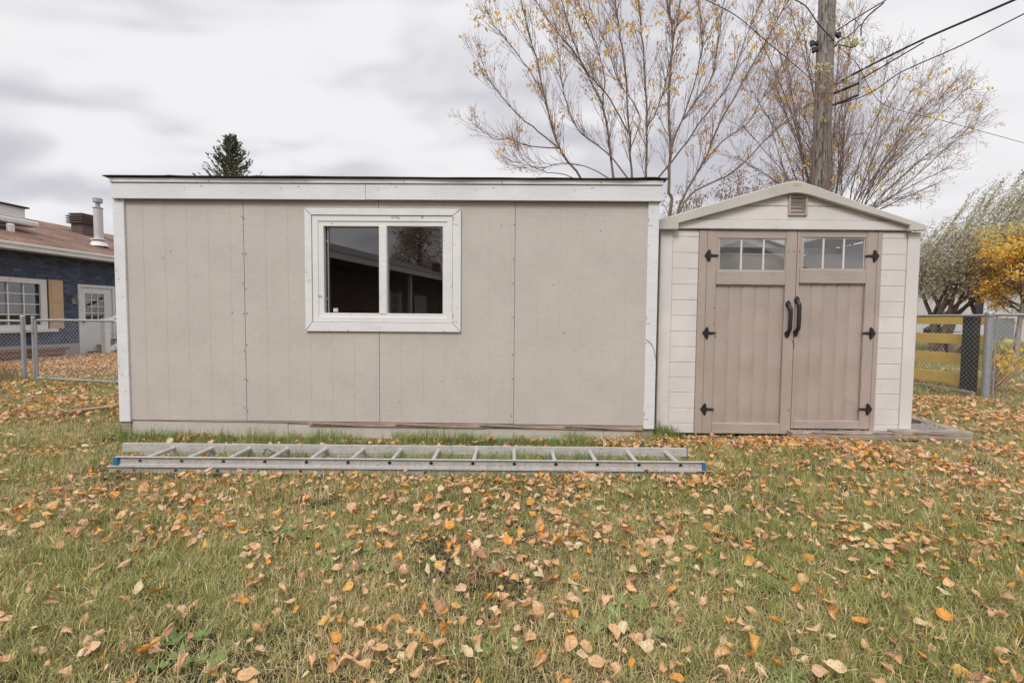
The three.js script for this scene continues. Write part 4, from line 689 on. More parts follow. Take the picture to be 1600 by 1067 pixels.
{
  srand(202);
  const t = thing('bare_tree', 'bare spreading tree with fine straight twigs behind the plastic shed', 'tree', [at(1300, 400, 9.6).x, GROUND, -9.6]), inv = t.position.clone().negate(), bb = (g) => g.translate(inv.x, inv.y, inv.z);
  const twigs = new Bag(), tips = [], tipsPx = [[1168, 205], [1180, 150], [1198, 118], [1215, 140], [1232, 95], [1243, 150], [1262, 75], [1272, 150], [1310, 120], [1322, 160], [1336, 45], [1343, 140], [1362, 100], [1385, 108], [1402, 128], [1420, 150], [1432, 180], [1452, 118], [1466, 160], [1490, 132], [1502, 148], [1506, 176], [1522, 190], [1505, 208], [1472, 236], [1440, 250], [1452, 292], [1424, 305], [1470, 268], [1390, 170], [1188, 62], [1206, 30], [1222, 60], [1240, 28], [1256, 44], [1312, 50], [1326, 96], [1204, 190], [1226, 175], [1250, 200], [1160, 250], [1176, 262], [1318, 210], [1345, 215], [1372, 220], [1400, 240], [1300, 90], [1420, 225]];
  const opt = { gens: 2, per: [9, 4.5], lens: [0.75, 0.42], rads: [0.0052, 0.0036], rmin: 0.003, spread: [0.3, 0.8], from: 0.2, wander: 0.1, up: 0.1, leanX: 0.02 };
  for (const [a, b] of tipsPx) {
    const k = rr(0.35, 0.6), sx = mix(1295, a, 0.22) + rr(-8, 8), bag = new Bag(), [q, rad] = stemThrough([[1300 + rr(-6, 6), 520], [sx, 360], [mix(sx, a, k) + (a < 1290 ? 1 : -1) * rr(-12, 26), mix(350, b, k) + rr(-14, 10)], [a, b]], 9.6 + rr(-0.6, 0.6), rr(0.009, 0.017), 0.004, 0.12, bag, rr(-0.15, 0.15));
    obj('stem', bb(bag.geometry), M.stem, t);
    const low = Math.max(0, q.findIndex((v) => v.y > 2.2)), qq = q.slice(low); let L = 0; for (let i = 1; i < qq.length; i++) L += qq[i].distanceTo(qq[i - 1]);
    if (qq.length > 2) sprout(twigs, qq, rad.slice(low), L, 0, opt, tips);
  }
  obj('twigs', bb(twigs.geometry), M.paleTwig, t, 'stuff');
  const seeds = new Bag(), ly = new Bag(), or = new Bag();
  for (const [p] of tips) { if (rnd() < 0.22) bunch(seeds, p, 4, 0.04, 0.018, 1, 0.05); if (rnd() < 0.012) bunch(or, p, 6, 0.08, 0.04, 1, 0.06); }
  for (const [a, b, n] of [[1335, 58, 26], [1328, 64, 20], [1345, 62, 16], [1285, 99, 16], [1276, 102, 10], [1290, 104, 10], [1318, 115, 10], [1326, 118, 8], [1379, 160, 10], [1376, 166, 8]]) bunch(ly, at(a, b, 8.35), n, 0.08, 0.036, 0.6, 0.09);
  for (const [a, b, n] of [[1360, 136, 14], [1362, 141, 8], [1255, 120, 6], [1318, 142, 5], [1215, 270, 8], [1260, 255, 8], [1342, 160, 5]]) bunch(or, at(a, b, 8.5), n, 0.075, 0.036, 0.7, 0.06);
  obj('leaves', bb(ly.geometry), Mleaf.greenYellow, t, 'stuff'); obj('orange_leaves', bb(or.geometry), Mleaf.orange2, t, 'stuff'); obj('seed_clusters', bb(seeds.geometry), Mleaf.seed, t, 'stuff');
}
{ // creeper on the pole
  srand(303);
  const t = thing('climbing_creeper', 'bare creeper stems climbing the lower part of the utility pole', 'creeper', [poleX, -0.1, -PZ]), b = new Bag(), lf = new Bag();
  for (let i = 0; i < 26; i++) { const pts = [], a0 = rr(0, 6.3), tw = rr(-1.1, 1.1), top = rr(3.2, 5.6); for (let k = 0; k <= 14; k++) { const y = (top * k) / 14, a = a0 + tw * k / 6 + rr(-0.2, 0.2), r = 0.165 - 0.0046 * y + rr(0.005, 0.07) * (k / 14 > 0.3 ? 1 : 0.4); pts.push(V(Math.cos(a) * r, y, Math.sin(a) * r)); if (k > 6 && rnd() < 0.12) bunch(lf, pts[k], 3, 0.07, 0.04, 0.8, 0.03); } b.tube(pts, pts.map((_, k) => mix(0.012, 0.004, k / 14)), 4); }
  const tips = []; for (let i = 0; i < 70; i++) { const a = rr(0, 6.3), y = rr(2.4, 4.9); grow(b, V(Math.cos(a) * 0.17, y, Math.sin(a) * 0.17), V(Math.cos(a), rr(0.3, 1.2), Math.sin(a)), rr(0.2, 0.5), 0.004, 2, { gens: 2, wander: 0.25, up: 0.05, rmin: 0.003 }, tips); }
  obj('creeper_stems', b.geometry, M.twig, t, 'stuff'); obj('creeper_leaves', lf.geometry, Mleaf.orange2, t, 'stuff');
}
{ // brown shrub between the sheds, behind
  srand(404);
  const c = at(1145, 300, 9.2), t = thing('brown_shrub', 'dense brown-leaved shrub showing over the left slope of the plastic shed roof', 'shrub', [c.x, GROUND, -9.2]), b = new Bag(), lf = new Bag(), tips = [];
  for (let i = 0; i < 60; i++) grow(b, V(rr(-0.15, 0.15), 0, rr(-0.15, 0.15)), V(rr(-0.3, 0.3), 1, rr(-0.3, 0.3)), rr(3.1, 4.1), 0.012, 0, { gens: 1, per: [5], lens: [0.45], rads: [0.005], rmin: 0.003, spread: [0.4, 0.9], from: 0.5, wander: 0.12, up: 0.06 }, tips);
  for (const [p] of tips) if (p.y > 2) bunch(lf, p, 7, 0.05, 0.024, 0.6, 0.1);
  obj('stems', b.geometry, M.twig, t, 'stuff'); obj('leaves', lf.geometry, Mleaf.dullBrown, t, 'stuff');
}
{ // spruce far behind the tan shed
  srand(505);
  const c = at(363, 300, 30), top = at(363, 209, 30).y, t = thing('spruce_tree', 'dark green conifer whose top shows above the roof of the tan shed', 'tree', [c.x, -0.2, -30]), nd = new Bag(), br = new Bag(), H = top + 0.2;
  obj('trunk', new Bag().tube([V(0, 0, 0), V(0.05, H * 0.5, 0), V(0, H * 0.97, 0)], [0.25, 0.14, 0.03], 8).geometry, M.stem, t);
  for (let i = 0; i < 360; i++) {
    const y = H - Math.pow(rnd(), 1.0) * 7.5, f = (H - y) / 7.5, L = (0.3 + 4.2 * f) * rr(0.55, 1.1), a = rr(0, 6.283), up = mix(1.0, 0.4, f), d = V(Math.cos(a), up, Math.sin(a)).normalize(), s = V(-Math.sin(a), 0, Math.cos(a)), p0 = V(0, y - 0.3, 0), p1 = p0.clone().addScaledVector(d, L * 0.6), p2 = p1.clone().addScaledVector(d.clone().add(V(0, 0.35, 0)).normalize(), L * 0.4);
    br.tube([p0, p1, p2], [0.03, 0.02, 0.008], 3);
    const n = Math.round(8 + L * 9);
    for (let k = 0; k < n; k++) { const u = rr(0.25, 1), q = u < 0.6 ? p0.clone().lerp(p1, u / 0.6) : p1.clone().lerp(p2, (u - 0.6) / 0.4), o = d.clone().multiplyScalar(rr(0.3, 1)).addScaledVector(s, rr(-1, 1)).add(V(0, rr(-0.25, 0.55), 0)).normalize(); nd.leaf(q, rr(0.12, 0.3), rr(0.04, 0.08), o, V().crossVectors(o, V(rr(-1, 1), rr(-1, 1), rr(-1, 1))).normalize(), 0.3); }
  }
  obj('branches', br.geometry, M.stem, t, 'stuff'); obj('crown', nd.geometry, std({ color: rgb(0.13, 0.15, 0.085), roughness: 0.9 }), t);
}
{ // silvery willow leaning to the right, over dark stems
  srand(606);
  const c = at(1478, 530, 16), t = thing('silver_willow', 'silver-leaved willow with dark stems swept to the right behind the yellow boards', 'tree', [c.x, -0.1, -16]), tw = new Bag(), si = new Bag(), ol = new Bag(), br = new Bag();
  for (let i = 0; i < 12; i++) {
    const a = rr(-1, 1), b = new Bag(), pts = [V(a * 0.35, 0, rr(-0.3, 0.3)), V(a * 0.55 + 0.05, 1.2, rr(-0.5, 0.5)), V(a * 1.0 + 0.35, 2.6, rr(-0.8, 0.8)), V(a * 1.5 + 0.9, 3.9 + rr(-0.4, 0.4), rr(-1, 1))];
    b.tube(new THREE.CatmullRomCurve3(pts).getPoints(10), Array.from({ length: 11 }, (_, k) => mix(0.085, 0.025, k / 10)), 6); obj('stem', b.geometry, M.stem, t);
  }
  for (let i = 0; i < 760; i++) {
    const x = rr(-1.1, 4.3), top = mix(4.4, 7.0, smooth(-1, 3.6, x)) * rr(0.9, 1.04), y0 = rr(1.9, top - 0.9), L = rr(0.7, 1.3), z = rr(-1.3, 1.3), p0 = V(x - 0.4, y0, z), p1 = V(x - 0.1, y0 + L * 0.5, z + rr(-0.1, 0.1)), p2 = V(x + 0.28 * L, Math.min(top, y0 + L), z + rr(-0.2, 0.2));
    tw.tube([p0, p1, p2], [0.010, 0.007, 0.004], 3);
    const n = 34;
    for (let k = 0; k < n; k++) { const u = rr(0, 1), q = u < 0.5 ? p0.clone().lerp(p1, u * 2) : p1.clone().lerp(p2, u * 2 - 1); q.add(V(rr(-0.12, 0.12), rr(-0.1, 0.1), rr(-0.12, 0.12))); const d = V(rr(-0.1, 1), rr(-0.2, 0.9), rr(-0.5, 0.5)).normalize(), s = V().crossVectors(d, V(rr(-1, 1), rr(-1, 1), rr(-1, 1))).normalize(); (rnd() < 0.2 ? br : rnd() < mix(0.55, 0.2, smooth(1.0, 3.2, x)) ? si : ol).leaf(q, rr(0.06, 0.11), rr(0.03, 0.05), d, s, 0.2); }
  }
  obj('twigs', tw.geometry, M.twig, t, 'stuff'); obj('crown', si.geometry, Mleaf.silver, t); obj('crown', ol.geometry, Mleaf.olive, t); obj('crown', br.geometry, leafy(0.22, 0.17, 0.11), t);
}
{ // orange tree at the right edge
  srand(707);
  const c = at(1588, 560, 14.2), t = thing('orange_leaved_tree', 'young tree full of orange leaves on a pale trunk at the right edge', 'tree', [c.x, -0.05, -14.2]), tw = new Bag(), o1 = new Bag(), o2 = new Bag(), o3 = new Bag(), tips = [];
  obj('trunk', new Bag().tube([V(0, 0, 0), V(0.02, 0.8, 0), V(0.08, 1.8, 0.03), V(0.1, 3.0, 0)], [0.075, 0.065, 0.05, 0.03], 9).geometry, M.birch, t);
  for (let i = 0; i < 72; i++) { const a = rr(0, 6.283), y = rr(0.85, 3.0); grow(tw, V(0.08, y + 0.38, 0), V(Math.cos(a), rr(0.2, 1.1), Math.sin(a)), rr(1.0, 1.85) * (1 - 0.16 * (y - 1)), 0.02, 0, { gens: 1, per: [6], lens: [0.6], rads: [0.008], rmin: 0.005, spread: [0.4, 0.9], from: 0.25, wander: 0.12, up: 0.03 }, tips); }
  for (const [p] of tips) { const g = smooth(3.2, 4.0, p.y); bunch(rnd() < g * 0.8 ? o3 : rnd() < 0.55 ? o1 : o2, p, 9, 0.09, 0.055, 0.35, 0.17); }
  obj('twigs', tw.geometry, M.stem, t, 'stuff'); obj('crown', o1.geometry, Mleaf.orange, t); obj('crown', o2.geometry, Mleaf.orange2, t); obj('crown', o3.geometry, Mleaf.greenYellow, t);
}
{ // young shoots by the corner post
  srand(808);
  const t = thing('orange_shoots', 'thin red-brown shoots with orange leaves growing behind the right corner post', 'shrub', [7.42, GROUND, -7.35]), b = new Bag(), lf = new Bag();
  for (let i = 0; i < 13; i++) { const dx = rr(-0.02, 0.85), h = rr(0.6, 1.0) * (1 - 0.25 * dx), pts = [V(rr(-0.06, 0.06), 0, rr(-0.1, 0.1)), V(dx * 0.45, h * 0.55, rr(-0.1, 0.1)), V(dx, h, rr(-0.15, 0.15))]; b.tube(new THREE.CatmullRomCurve3(pts).getPoints(8), Array.from({ length: 9 }, (_, k) => mix(0.011, 0.004, k / 8)), 5); for (let k = 0; k < 4; k++) bunch(lf, pts[1].clone().lerp(pts[2], rr(0.3, 1)), 2, 0.11, 0.055, 0.9, 0.04); }
  obj('shoots', b.geometry, std({ color: rgb(0.26, 0.12, 0.07), roughness: 0.8 }), t, 'stuff'); obj('leaves', lf.geometry, Mleaf.orange2, t, 'stuff');
}
{ // dry weeds at the foot of the left fence
  srand(909);
  const t = thing('dry_weeds', 'low dry brown weeds at the foot of the left chain-link post', 'weeds', [-8.35, GROUND, -7.6]), b = new Bag();
  for (let i = 0; i < 260; i++) { const x = rr(-1.2, 0.2), z = rr(-0.4, 0.25), h = rr(0.12, 0.34), p = V(x, 0, z); b.leaf(p, h, rr(0.008, 0.02), V(rr(-0.4, 0.4), 1, rr(-0.4, 0.4)).normalize(), V(1, 0, rr(-0.5, 0.5)).normalize(), 0.2); }
  obj('stalks', b.geometry, std({ color: rgb(0.20, 0.16, 0.075), roughness: 0.95 }), t, 'stuff');
}

// ------------------------------------------------------------------ what the panes mirror: houses and a tree behind the photographer
function mirrored(px, py, plane) {          // line of sight after it has met a thing's front plane
  plane.updateMatrixWorld(true);
  const n = V(0, 0, 1).transformDirection(plane.matrixWorld), o = plane.getWorldPosition(V()), d = lineOf(px, py), t = n.dot(o.sub(camera.position)) / n.dot(d), p = camera.position.clone().addScaledVector(d, t);
  return [p, d.addScaledVector(n, -2 * n.dot(d))];
}
{
  const EAVE = 2.75, hit = (px, py) => { const [p, d] = mirrored(px, py, shed); return p.addScaledVector(d, (EAVE - p.y) / d.y); };
  const A = hit(505, 396), B = hit(692, 436), dir = A.clone().sub(B).setY(0).normalize(), turn = Math.atan2(-dir.z, dir.x);
  const h = thing('porch_house', 'brick house with a dark eave and white porch posts mirrored in the tan shed window', 'house', [B.x, GROUND, B.z], turn), L = A.clone().sub(B).length();
  const spot = (px, py, z) => { const [p, d] = mirrored(px, py, shed), inv = h.matrixWorld.clone().invert(), o = p.applyMatrix4(inv), q = d.transformDirection(inv); return o.addScaledVector(q, (z - o.z) / q.z); };
  const x0 = -8, x1 = L + 1.2, zw = -1.3;
  obj('wall', [bx(x0, x1, 0, 2.78, zw - 5, zw)], M.redBrick, h);
  obj('roof', prism([[0.05, 2.72], [0.05, 2.9], [-4, 4.1], [-8, 2.9], [-8, 2.72]].map(([z, y]) => [-z, y]).reverse(), x0 - 0.3, x1 + 0.3).rotateY(Math.PI / 2), M.greyRoof, h);
  obj('fascia', bx(x0 - 0.3, x1 + 0.3, 2.7, 2.86, 0.055, 0.1), M.trimWhite, h);
  obj('soffit', bx(x0, x1, 2.69, 2.715, zw, 0.05), M.brownMetal, h);
  const d0 = spot(607, 460, zw), d1 = spot(622, 460, zw), a = Math.min(d0.x, d1.x), b = Math.max(d0.x, d1.x);
  const d = obj('door', bx(a, b, 0.02, 2.1, zw + 0.005, zw + 0.05, 0.01), M.tan, h);
  obj('door_frame', [bx(a - 0.12, a, 0.02, 2.2, zw + 0.004, zw + 0.08), bx(b, b + 0.12, 0.02, 2.2, zw + 0.004, zw + 0.08)], M.trimWhite, d);
  const pane = std({ color: rgb(0.03, 0.03, 0.035), roughness: 0.1 });
  for (let i = 0; i < 3; i++) obj('pane', bx(a + 0.15, b - 0.15, 0.95 + i * 0.36, 1.26 + i * 0.36, zw + 0.051, zw + 0.055), pane, d);
  for (const px of [640]) { const q = spot(px, 460, -0.2); obj('porch_post', bx(q.x - 0.06, q.x + 0.06, 0, 2.69, -0.26, -0.14), M.trimWhite, h); }
  const w0 = spot(646, 460, zw), w1 = spot(664, 460, zw), wa = Math.min(w0.x, w1.x), wb = Math.max(w0.x, w1.x), w = obj('window', [bx(wa, wa + 0.1, 1.0, 2.1, zw + 0.004, zw + 0.06), bx(wb - 0.1, wb, 1.0, 2.1, zw + 0.004, zw + 0.06), bx(wa + 0.1005, wb - 0.1005, 1.0, 1.1, zw + 0.004, zw + 0.06), bx(wa + 0.1005, wb - 0.1005, 2.0, 2.1, zw + 0.004, zw + 0.06)], M.trimWhite, h);
  obj('curtain', bx(wa + 0.101, wb - 0.101, 1.101, 1.999, zw + 0.005, zw + 0.02), M.offWhiteWall, w);
  const c = spot(682, 425, -2); obj('chimney', bx(c.x - 0.18, c.x + 0.18, 3, 3.95, -2.2, -1.85), M.redBrick, h);
}
{
  srand(111);
  const [p, d] = mirrored(655, 440, shed), q = p.addScaledVector(d, (20 - p.z) / d.z), t = thing('brown_leaved_tree', 'tree with brown autumn leaves mirrored in the right pane of the shed window', 'tree', [q.x, GROUND, q.z]), tw = new Bag(), lf = new Bag(), tips = [];
  obj('trunk', new Bag().tube([V(0, 0, 0), V(0.1, 2, 0), V(0, 5, 0.1), V(0.1, 8, 0)], [0.22, 0.18, 0.12, 0.04], 8).geometry, M.stem, t);
  for (let i = 0; i < 60; i++) { const a = rr(0, 6.283), y = rr(2.6, 7); grow(tw, V(0, y, 0), V(Math.cos(a), rr(0.3, 1.2), Math.sin(a)), rr(1.4, 2.6) * (1.2 - 0.1 * y), 0.04, 0, { gens: 1, per: [4], lens: [0.9], rads: [0.015], rmin: 0.008, spread: [0.4, 0.9], from: 0.25, wander: 0.12, up: 0.04 }, tips); }
  for (const [v] of tips) bunch(lf, v, 12, 0.14, 0.08, 0.3, 0.35);
  obj('twigs', tw.geometry, M.twig, t, 'stuff'); obj('crown', lf.geometry, leafy(0.62, 0.47, 0.34), t);
}
{
  const h = thing('gabled_house', 'pale gabled house behind the photographer mirrored in the plastic shed door panes', 'house', [10.5, GROUND, 13], 0);
  obj('wall', bx(-4, 4, 0, 2.9, 0, 7), M.offWhiteWall, h);
  obj('gable', prism([[-4, 2.905], [4, 2.905], [0, 4.6]], 0, 0.2), M.offWhiteWall, h);
  obj('roof', [prism([[-4.5, 2.75], [0, 4.65], [0, 4.85], [-4.5, 2.95]], -0.4, 7.4)], M.greyRoof, h); obj('roof', [prism([[0.001, 4.65], [4.5, 2.75], [4.5, 2.95], [0.001, 4.85]], -0.4, 7.4)], M.greyRoof, h);
  obj('window', [bx(-1, 1, 1.1, 2.2, -0.05, -0.005)], std({ color: rgb(0.05, 0.05, 0.055), roughness: 0.1 }), h);
}

// ------------------------------------------------------------------ lawn grass
const inShed = (x, z) => (x > -3.76 && x < 1.38 && z < -4.47 && z > -7.6) || (x > 1.41 && x < 3.97 && z < -4.63 && z > -6.5) || (x > 2.7 && x < 4.49 && z < -4.49 && z > -5.3);
const blocked = (x, z) => inShed(x, z) || (x < -11.2 && z < -9 && z > -21);
function tuft(seed, n, len, spread, width, lean) {
  srand(seed); const p = [], nn = [], up = V(0, 1, 0);
  for (let i = 0; i < n; i++) {
    const a = rr(0, 6.283), r = spread * Math.sqrt(rnd()), x = Math.cos(a) * r, z = Math.sin(a) * r, L = len * rr(0.45, 1.15), f = rr(0, 6.283), l = lean * rr(0.2, 1.3), w = width * rr(0.6, 1.2) / 2, ca = Math.cos(f), sa = Math.sin(f), sx = -sa * w, sz = ca * w;
    const m = [x + ca * L * 0.45 * l * 0.6, L * 0.55, z + sa * L * 0.45 * l * 0.6], t = [x + ca * L * l, L * (1 - 0.35 * l * l * 0.6), z + sa * L * l];
    const tri = [[x - sx, 0, z - sz], [x + sx, 0, z + sz], [m[0] + sx * 0.8, m[1], m[2] + sz * 0.8], [x - sx, 0, z - sz], [m[0] + sx * 0.8, m[1], m[2] + sz * 0.8], [m[0] - sx * 0.8, m[1], m[2] - sz * 0.8], [m[0] - sx * 0.8, m[1], m[2] - sz * 0.8], [m[0] + sx * 0.8, m[1], m[2] + sz * 0.8], t];
    for (const v of tri) p.push(...v);
  }
  const g = new THREE.BufferGeometry(); g.setAttribute('position', new THREE.Float32BufferAttribute(p, 3)); g.computeVertexNormals(); return g;
}
const blade = new THREE.MeshPhysicalMaterial({ color: rgb(1, 1, 1), roughness: 0.75, transmission: 0.3, thickness: 0, side: THREE.DoubleSide });
{
  const green = [], dry = [], zones = [[0.75, 2.7, 1900, 1, 0], [2.7, 4.7, 1150, 1.08, 0], [4.7, 9, 430, 1.35, 0], [9, 17, 110, 2.0, 0], [17, 34, 22, 3.6, 0]];
  srand(999);
  for (const [za, zb, dens, s] of zones) {
    const area = 1.25 * (zb * zb - za * za) + 1.2 * (zb - za), n = Math.round(area * dens);
    for (let i = 0; i < n; i++) {
      const z = -Math.sqrt(mix(za * za, zb * zb, rnd())), hw = 1.25 * -z + 0.6, x = rr(-hw, hw); if (blocked(x, z)) continue;
      const t = clamp(patch(x, z) * 0.85 + 0.25 * (plain(x * 7, z * 7, 211) - 0.5) + (z < -14 || (x > 7.05 && z < -7.5) ? -0.6 : 0)), isDry = rnd() < mix(0.25, 0.72, t);
      const bare = plain(x * 2.6 + 40, z * 2.6 + 40, 213); if (bare > 0.80 && rnd() < 0.7) continue; if (z < -3.27 && z > -3.41 && x > -3.1 && x < 1.5 && rnd() < 0.75) continue;
      (isDry ? dry : green).push([x, z, s * rr(0.7, 1.25) * mix(1.1, 0.85, t), rr(0, 6.283), isDry ? rr(0.75, 1.2) : rr(0.7, 1.25), rnd(), t]);
    }
  }
  const m = new THREE.Matrix4(), c = new THREE.Color();
  const sow = (name, label, list, geos, colorOf, height) => geos.forEach((g, k) => {
    const own = list.filter((_, i) => i % geos.length === k), im = new THREE.InstancedMesh(g, blade, own.length);
    own.forEach(([x, z, s, a, b, r, t], i) => { m.compose(V(x, GROUND - 0.004, z), new THREE.Quaternion().setFromEuler(new THREE.Euler(rr(-0.1, 0.1), a, rr(-0.1, 0.1))), V(s, s * height * rr(0.8, 1.2) * mix(0.7, 1.3, plain(x * 1.7 + 20, z * 1.7 + 20, 219)) * (name !== 'tall_grass' && x > -3.75 && x < 1.4 && z < -3.8 && z > -4.5 ? 0.38 : name !== 'tall_grass' && x > 1.2 && x < 4.6 && z < -4.1 && z > -4.7 ? 0.5 : 1), s)); im.setMatrixAt(i, m); im.setColorAt(i, colorOf(c, b, r, t)); });
    im.name = 'part'; lawnParts[name] ??= Object.assign(new THREE.Group(), { name: numbered(name) }); im.name = 'tufts'; tag(lawnParts[name], label, 'grass', null, 'stuff'); lawnParts[name].add(im);
  });
  const lawnParts = {};
  sow('lawn_grass', 'short green grass blades growing all over the lawn', green, [tuft(1, 12, 0.055, 0.045, 0.0032, 0.75), tuft(2, 13, 0.05, 0.05, 0.003, 0.9), tuft(3, 11, 0.062, 0.04, 0.0032, 0.6)], (c, b, r) => c.setRGB(mix(0.23, 0.43, r) * b, mix(0.275, 0.39, r) * b, mix(0.065, 0.125, r) * b), 1);
  sow('dry_grass', 'dry straw-coloured grass blades mixed into the lawn', dry, [tuft(4, 12, 0.052, 0.05, 0.0028, 1.0), tuft(5, 12, 0.045, 0.055, 0.0028, 1.15)], (c, b, r) => c.setRGB(mix(0.58, 0.80, r) * b, mix(0.475, 0.645, r) * b, mix(0.23, 0.35, r) * b), 1);
  // longer grass where the mower does not reach
  const tall = []; srand(1234);
  const along = (x0, x1, z0, z1, n, s0, s1) => { for (let i = 0; i < n; i++) { const x = rr(x0, x1), z = rr(z0, z1); if (plain(x * 3.2 + 5, z * 2 + 5, 217) < 0.36 && rnd() < 0.85) continue; tall.push([x, z, rr(s0, s1), rr(0, 6.283), rr(0.8, 1.2), rnd(), 0]); } };
  along(-3.7, 1.45, -4.45, -4.15, 460, 0.5, 1.15); along(-2.7, 1.3, -3.74, -3.43, 760, 0.45, 1.0); along(-3.0, 1.35, -3.36, -3.3, 40, 0.4, 0.6); along(1.35, 1.6, -4.66, -4.5, 30, 0.8, 1.3); along(-8.8, -7.6, -7.95, -7.65, 120, 0.9, 1.6); along(-7.8, -6.1, -7.9, -7.4, 130, 0.7, 1.3); along(6.8, 7.2, -8, -6.9, 60, 0.7, 1.3); along(-5.6, -4.5, -5.75, -5.2, 60, 0.6, 1.1); along(6.2, 9, -24, -18, 60, 2, 3);
  sow('tall_grass', 'longer bright green grass along the shed base and through the ladder', tall, [tuft(6, 16, 0.12, 0.05, 0.0042, 0.6), tuft(7, 14, 0.14, 0.06, 0.004, 0.75)], (c, b, r) => c.setRGB(mix(0.16, 0.34, r) * b, mix(0.27, 0.36, r) * b, mix(0.055, 0.10, r) * b), 1);
  for (const g of Object.values(lawnParts)) scene.add(g);
}

// low broad-leaved weeds in the turf
{
  srand(1717);
  const rosette = (() => { const b = new Bag(); for (let i = 0; i < 9; i++) { const a = i * 0.7 + rr(-0.2, 0.2), d = V(Math.cos(a), rr(0.25, 0.7), Math.sin(a)).normalize(); b.leaf(V(0, 0, 0), rr(0.035, 0.06), rr(0.016, 0.026), d, V(-Math.sin(a), 0, Math.cos(a)), 0.15); } return b.geometry; })();
  const spots = [[1130, 885, 26, 0.3], [1200, 890, 22, 0.25], [560, 870, 10, 0.2], [760, 1000, 8, 0.12], [200, 890, 12, 0.2], [450, 840, 14, 0.2], [1330, 850, 16, 0.25], [1440, 890, 14, 0.2], [960, 960, 12, 0.2], [1210, 1055, 6, 0.08], [300, 1010, 10, 0.15], [1000, 800, 14, 0.3]], list = [];
  for (const [a, b, n, r] of spots) { const c = onGround(a, b, 0); for (let i = 0; i < n; i++) list.push([c.x + rr(-r, r), c.z + rr(-r, r) * 0.6]); }
  const im = new THREE.InstancedMesh(rosette, std({ color: rgb(0.15, 0.21, 0.06), roughness: 0.8 }), list.length), m = new THREE.Matrix4();
  list.forEach(([x, z], i) => { m.compose(V(x, GROUND + 0.012, z), new THREE.Quaternion().setFromEuler(new THREE.Euler(rr(-0.2, 0.2), rr(0, 6.3), rr(-0.2, 0.2))), V(1, 1, 1).multiplyScalar(rr(0.6, 1.2))); im.setMatrixAt(i, m); });
  im.name = 'lawn_weeds'; tag(im, 'small broad green weeds growing in patches of the lawn', 'weeds', null, 'stuff'); scene.add(im);
}

// ------------------------------------------------------------------ fallen leaves
function leafShape(seed, cup, roll, ragged) {         // an ovate leaf of length 1: cupped across, rolled along, with a stalk
  srand(seed); const nu = 7, nv = 11, p = [], uv = [], idx = [], skew = rr(-0.3, 0.3), tw = rr(-0.5, 0.5);
  for (let j = 0; j < nv; j++) {
    const t = j / (nv - 1), w = 0.40 * Math.pow(Math.sin(Math.PI * Math.pow(clamp(t * 0.985 + 0.015), 0.68)), 0.8) + 0.004, bend = roll * (t - 0.35), yy = (Math.abs(roll) < 0.01 ? t : Math.sin(bend) / roll + 0.35), zz = (Math.abs(roll) < 0.01 ? 0 : (1 - Math.cos(bend)) / roll);
    for (let i = 0; i < nu; i++) {
      const u = (i / (nu - 1)) * 2 - 1, ang = cup * (1 + skew * Math.sign(u)) * Math.abs(u) * (0.6 + 0.8 * t), r = w * Math.abs(u) * (1 + (Math.abs(u) > 0.99 ? rr(-ragged, ragged) : 0)), a = tw * (t - 0.5);
      const x = Math.sign(u) * r * (ang > 0.01 ? Math.sin(ang) / ang : 1), z = zz + r * (ang > 0.01 ? (1 - Math.cos(ang)) / ang : 0) * Math.sign(cup || 1) + 0.03 * Math.sin(t * 9 + u * 3 + seed) + (Math.abs(u) > 0.01 ? 0.09 * (plain(u * 2.3 + seed * 5, t * 4.5, seed) - 0.5) : 0.02);
      p.push(x * Math.cos(a) - z * Math.sin(a), z * Math.cos(a) + x * Math.sin(a), -yy); uv.push(u / 2 + 0.5, t);
    }
  }
  for (let j = 0; j + 1 < nv; j++) for (let i = 0; i + 1 < nu; i++) { const o = j * nu + i; idx.push(o, o + 1, o + nu, o + 1, o + nu + 1, o + nu); }
  const b = p.length / 3, y0 = p[2 * 3 + 1], z0 = p[2 * 3 + 2];                             // stalk
  for (const [x, y, z] of [[-0.012, y0, z0], [0.012, y0, z0], [0.13, y0 + 0.06, z0 + 0.4], [0.14, y0 + 0.08, z0 + 0.4]]) { p.push(x, y, z); uv.push(0.5, 0.5); }
  idx.push(b, b + 1, b + 2, b + 1, b + 3, b + 2);
  const g = new THREE.BufferGeometry(); g.setAttribute('position', new THREE.Float32BufferAttribute(p, 3)); g.setAttribute('uv', new THREE.Float32BufferAttribute(uv, 2)); g.setIndex(idx); g.translate(0, 0, 0.5); g.computeVertexNormals(); return g;
}
